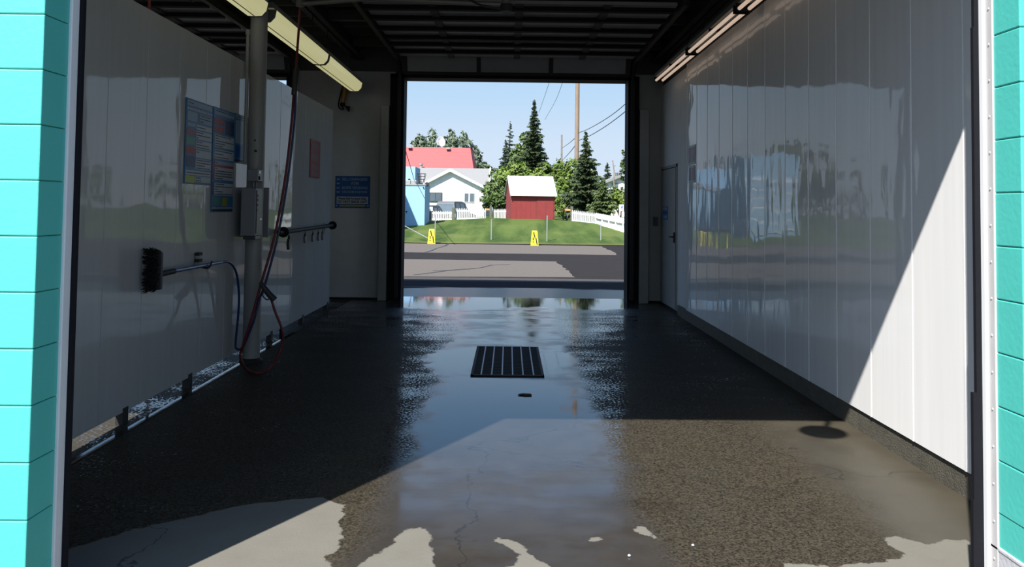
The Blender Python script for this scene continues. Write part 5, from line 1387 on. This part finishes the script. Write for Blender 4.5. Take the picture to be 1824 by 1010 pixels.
# trees behind the red roof
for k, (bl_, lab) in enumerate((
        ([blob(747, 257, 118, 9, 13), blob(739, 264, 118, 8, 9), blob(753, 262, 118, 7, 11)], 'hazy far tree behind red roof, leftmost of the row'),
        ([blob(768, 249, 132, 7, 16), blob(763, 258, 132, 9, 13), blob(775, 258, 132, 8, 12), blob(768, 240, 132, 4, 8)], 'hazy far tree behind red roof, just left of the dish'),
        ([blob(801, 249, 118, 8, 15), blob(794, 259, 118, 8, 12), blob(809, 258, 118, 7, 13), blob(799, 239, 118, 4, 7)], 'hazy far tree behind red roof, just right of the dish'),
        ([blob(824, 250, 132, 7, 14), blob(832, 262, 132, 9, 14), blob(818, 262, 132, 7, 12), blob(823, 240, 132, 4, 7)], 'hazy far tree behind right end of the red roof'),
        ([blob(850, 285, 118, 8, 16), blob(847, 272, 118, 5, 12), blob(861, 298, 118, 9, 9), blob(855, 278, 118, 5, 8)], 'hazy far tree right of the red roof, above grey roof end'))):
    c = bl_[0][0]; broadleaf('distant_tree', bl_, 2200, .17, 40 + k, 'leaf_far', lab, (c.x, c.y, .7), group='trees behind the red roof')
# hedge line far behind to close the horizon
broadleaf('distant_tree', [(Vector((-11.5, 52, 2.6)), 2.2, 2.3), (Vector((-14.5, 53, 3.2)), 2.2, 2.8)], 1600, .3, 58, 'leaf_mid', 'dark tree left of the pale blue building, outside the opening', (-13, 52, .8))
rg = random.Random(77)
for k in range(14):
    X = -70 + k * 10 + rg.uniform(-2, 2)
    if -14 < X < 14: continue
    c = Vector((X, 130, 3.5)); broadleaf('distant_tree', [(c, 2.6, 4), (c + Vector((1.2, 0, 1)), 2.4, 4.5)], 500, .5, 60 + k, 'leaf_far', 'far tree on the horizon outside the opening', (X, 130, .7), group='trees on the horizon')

# ------------------------------------------------------------------ light
sun_dir = Vector((.5465, 1.0, -1.25)).normalized()
sl = bpy.data.lights.new('sun', 'SUN'); sl.energy = 9.6; sl.angle = math.radians(.53); sl.color = (1.0, .965, .91)
so = bpy.data.objects.new('sun', sl); C.objects.link(so)
so.rotation_euler = sun_dir.to_track_quat('-Z', 'Y').to_euler(); so.location = (-10, -15, 25)

wd = bpy.data.worlds.new('sky'); bpy.context.scene.world = wd; wd.use_nodes = True
nt = wd.node_tree; L = nt.links.new
bg = nt.nodes['Background']
tc = N(nt, 'ShaderNodeTexCoord'); sp = N(nt, 'ShaderNodeSeparateXYZ'); L(tc.outputs['Generated'], sp.inputs[0])
cr = N(nt, 'ShaderNodeValToRGB'); cr.color_ramp.interpolation = 'EASE'
el = cr.color_ramp.elements
el[0].position = 0.0; el[0].color = (.71, .80, .92, 1)
el[1].position = 1.0; el[1].color = (.07, .17, .50, 1)
for p, c in ((.06, (.66, .79, .95)), (.165, (.49, .71, .95)), (.27, (.30, .55, .92)), (.45, (.17, .36, .78))):
    n_ = cr.color_ramp.elements.new(p); n_.color = (*c, 1)
L(sp.outputs['Z'], cr.inputs[0]); 
# brighter haze round the sun
dp = N(nt, 'ShaderNodeVectorMath', operation='DOT_PRODUCT'); dp.inputs[1].default_value = tuple(-sun_dir); L(tc.outputs['Generated'], dp.inputs[0])
mx0 = N(nt, 'ShaderNodeMath', operation='MAXIMUM'); mx0.inputs[1].default_value = 0.0; L(dp.outputs['Value'], mx0.inputs[0])
pw = N(nt, 'ShaderNodeMath', operation='POWER'); pw.inputs[1].default_value = 5.0; L(mx0.outputs[0], pw.inputs[0])
hz_ = N(nt, 'ShaderNodeVectorMath', operation='SCALE'); hz_.inputs[0].default_value = (.80, .98, 1.2); L(pw.outputs[0], hz_.inputs['Scale'])
ad_ = N(nt, 'ShaderNodeVectorMath', operation='ADD'); L(cr.outputs[0], ad_.inputs[0]); L(hz_.outputs[0], ad_.inputs[1])
L(ad_.outputs[0], bg.inputs['Color'])
bg.inputs['Strength'].default_value = 1.0

# ------------------------------------------------------------------ camera
cam = bpy.data.cameras.new('camera'); co = bpy.data.objects.new('camera', cam); C.objects.link(co)
cam.sensor_fit = 'HORIZONTAL'; cam.sensor_width = 36.0; cam.lens = F / 1824 * 36.0
cam.shift_x = 0.0; cam.shift_y = -(505 - CY) / 1824
cam.clip_start = .05; cam.clip_end = 1000
co.location = (0, 0, EYE)
R_ = Matrix.Rotation(-YAW, 4, 'Z') @ Matrix.Rotation(PI / 2 + PITCH, 4, 'X') @ Matrix.Rotation(-ROLL, 4, 'Z')
co.rotation_euler = R_.to_euler()
sc = bpy.context.scene
sc.camera = co
sc.view_settings.view_transform = 'Standard'; sc.view_settings.look = 'None'; sc.view_settings.exposure = 0.0; sc.view_settings.gamma = 1.0; sc.view_settings.use_curve_mapping = False
try:
    cy = sc.cycles
    cy.use_denoising = True; cy.max_bounces = 10; cy.diffuse_bounces = 5; cy.glossy_bounces = 5
    cy.caustics_reflective = False; cy.caustics_refractive = False; cy.sample_clamp_indirect = 6.0; cy.blur_glossy = .3
except Exception: pass
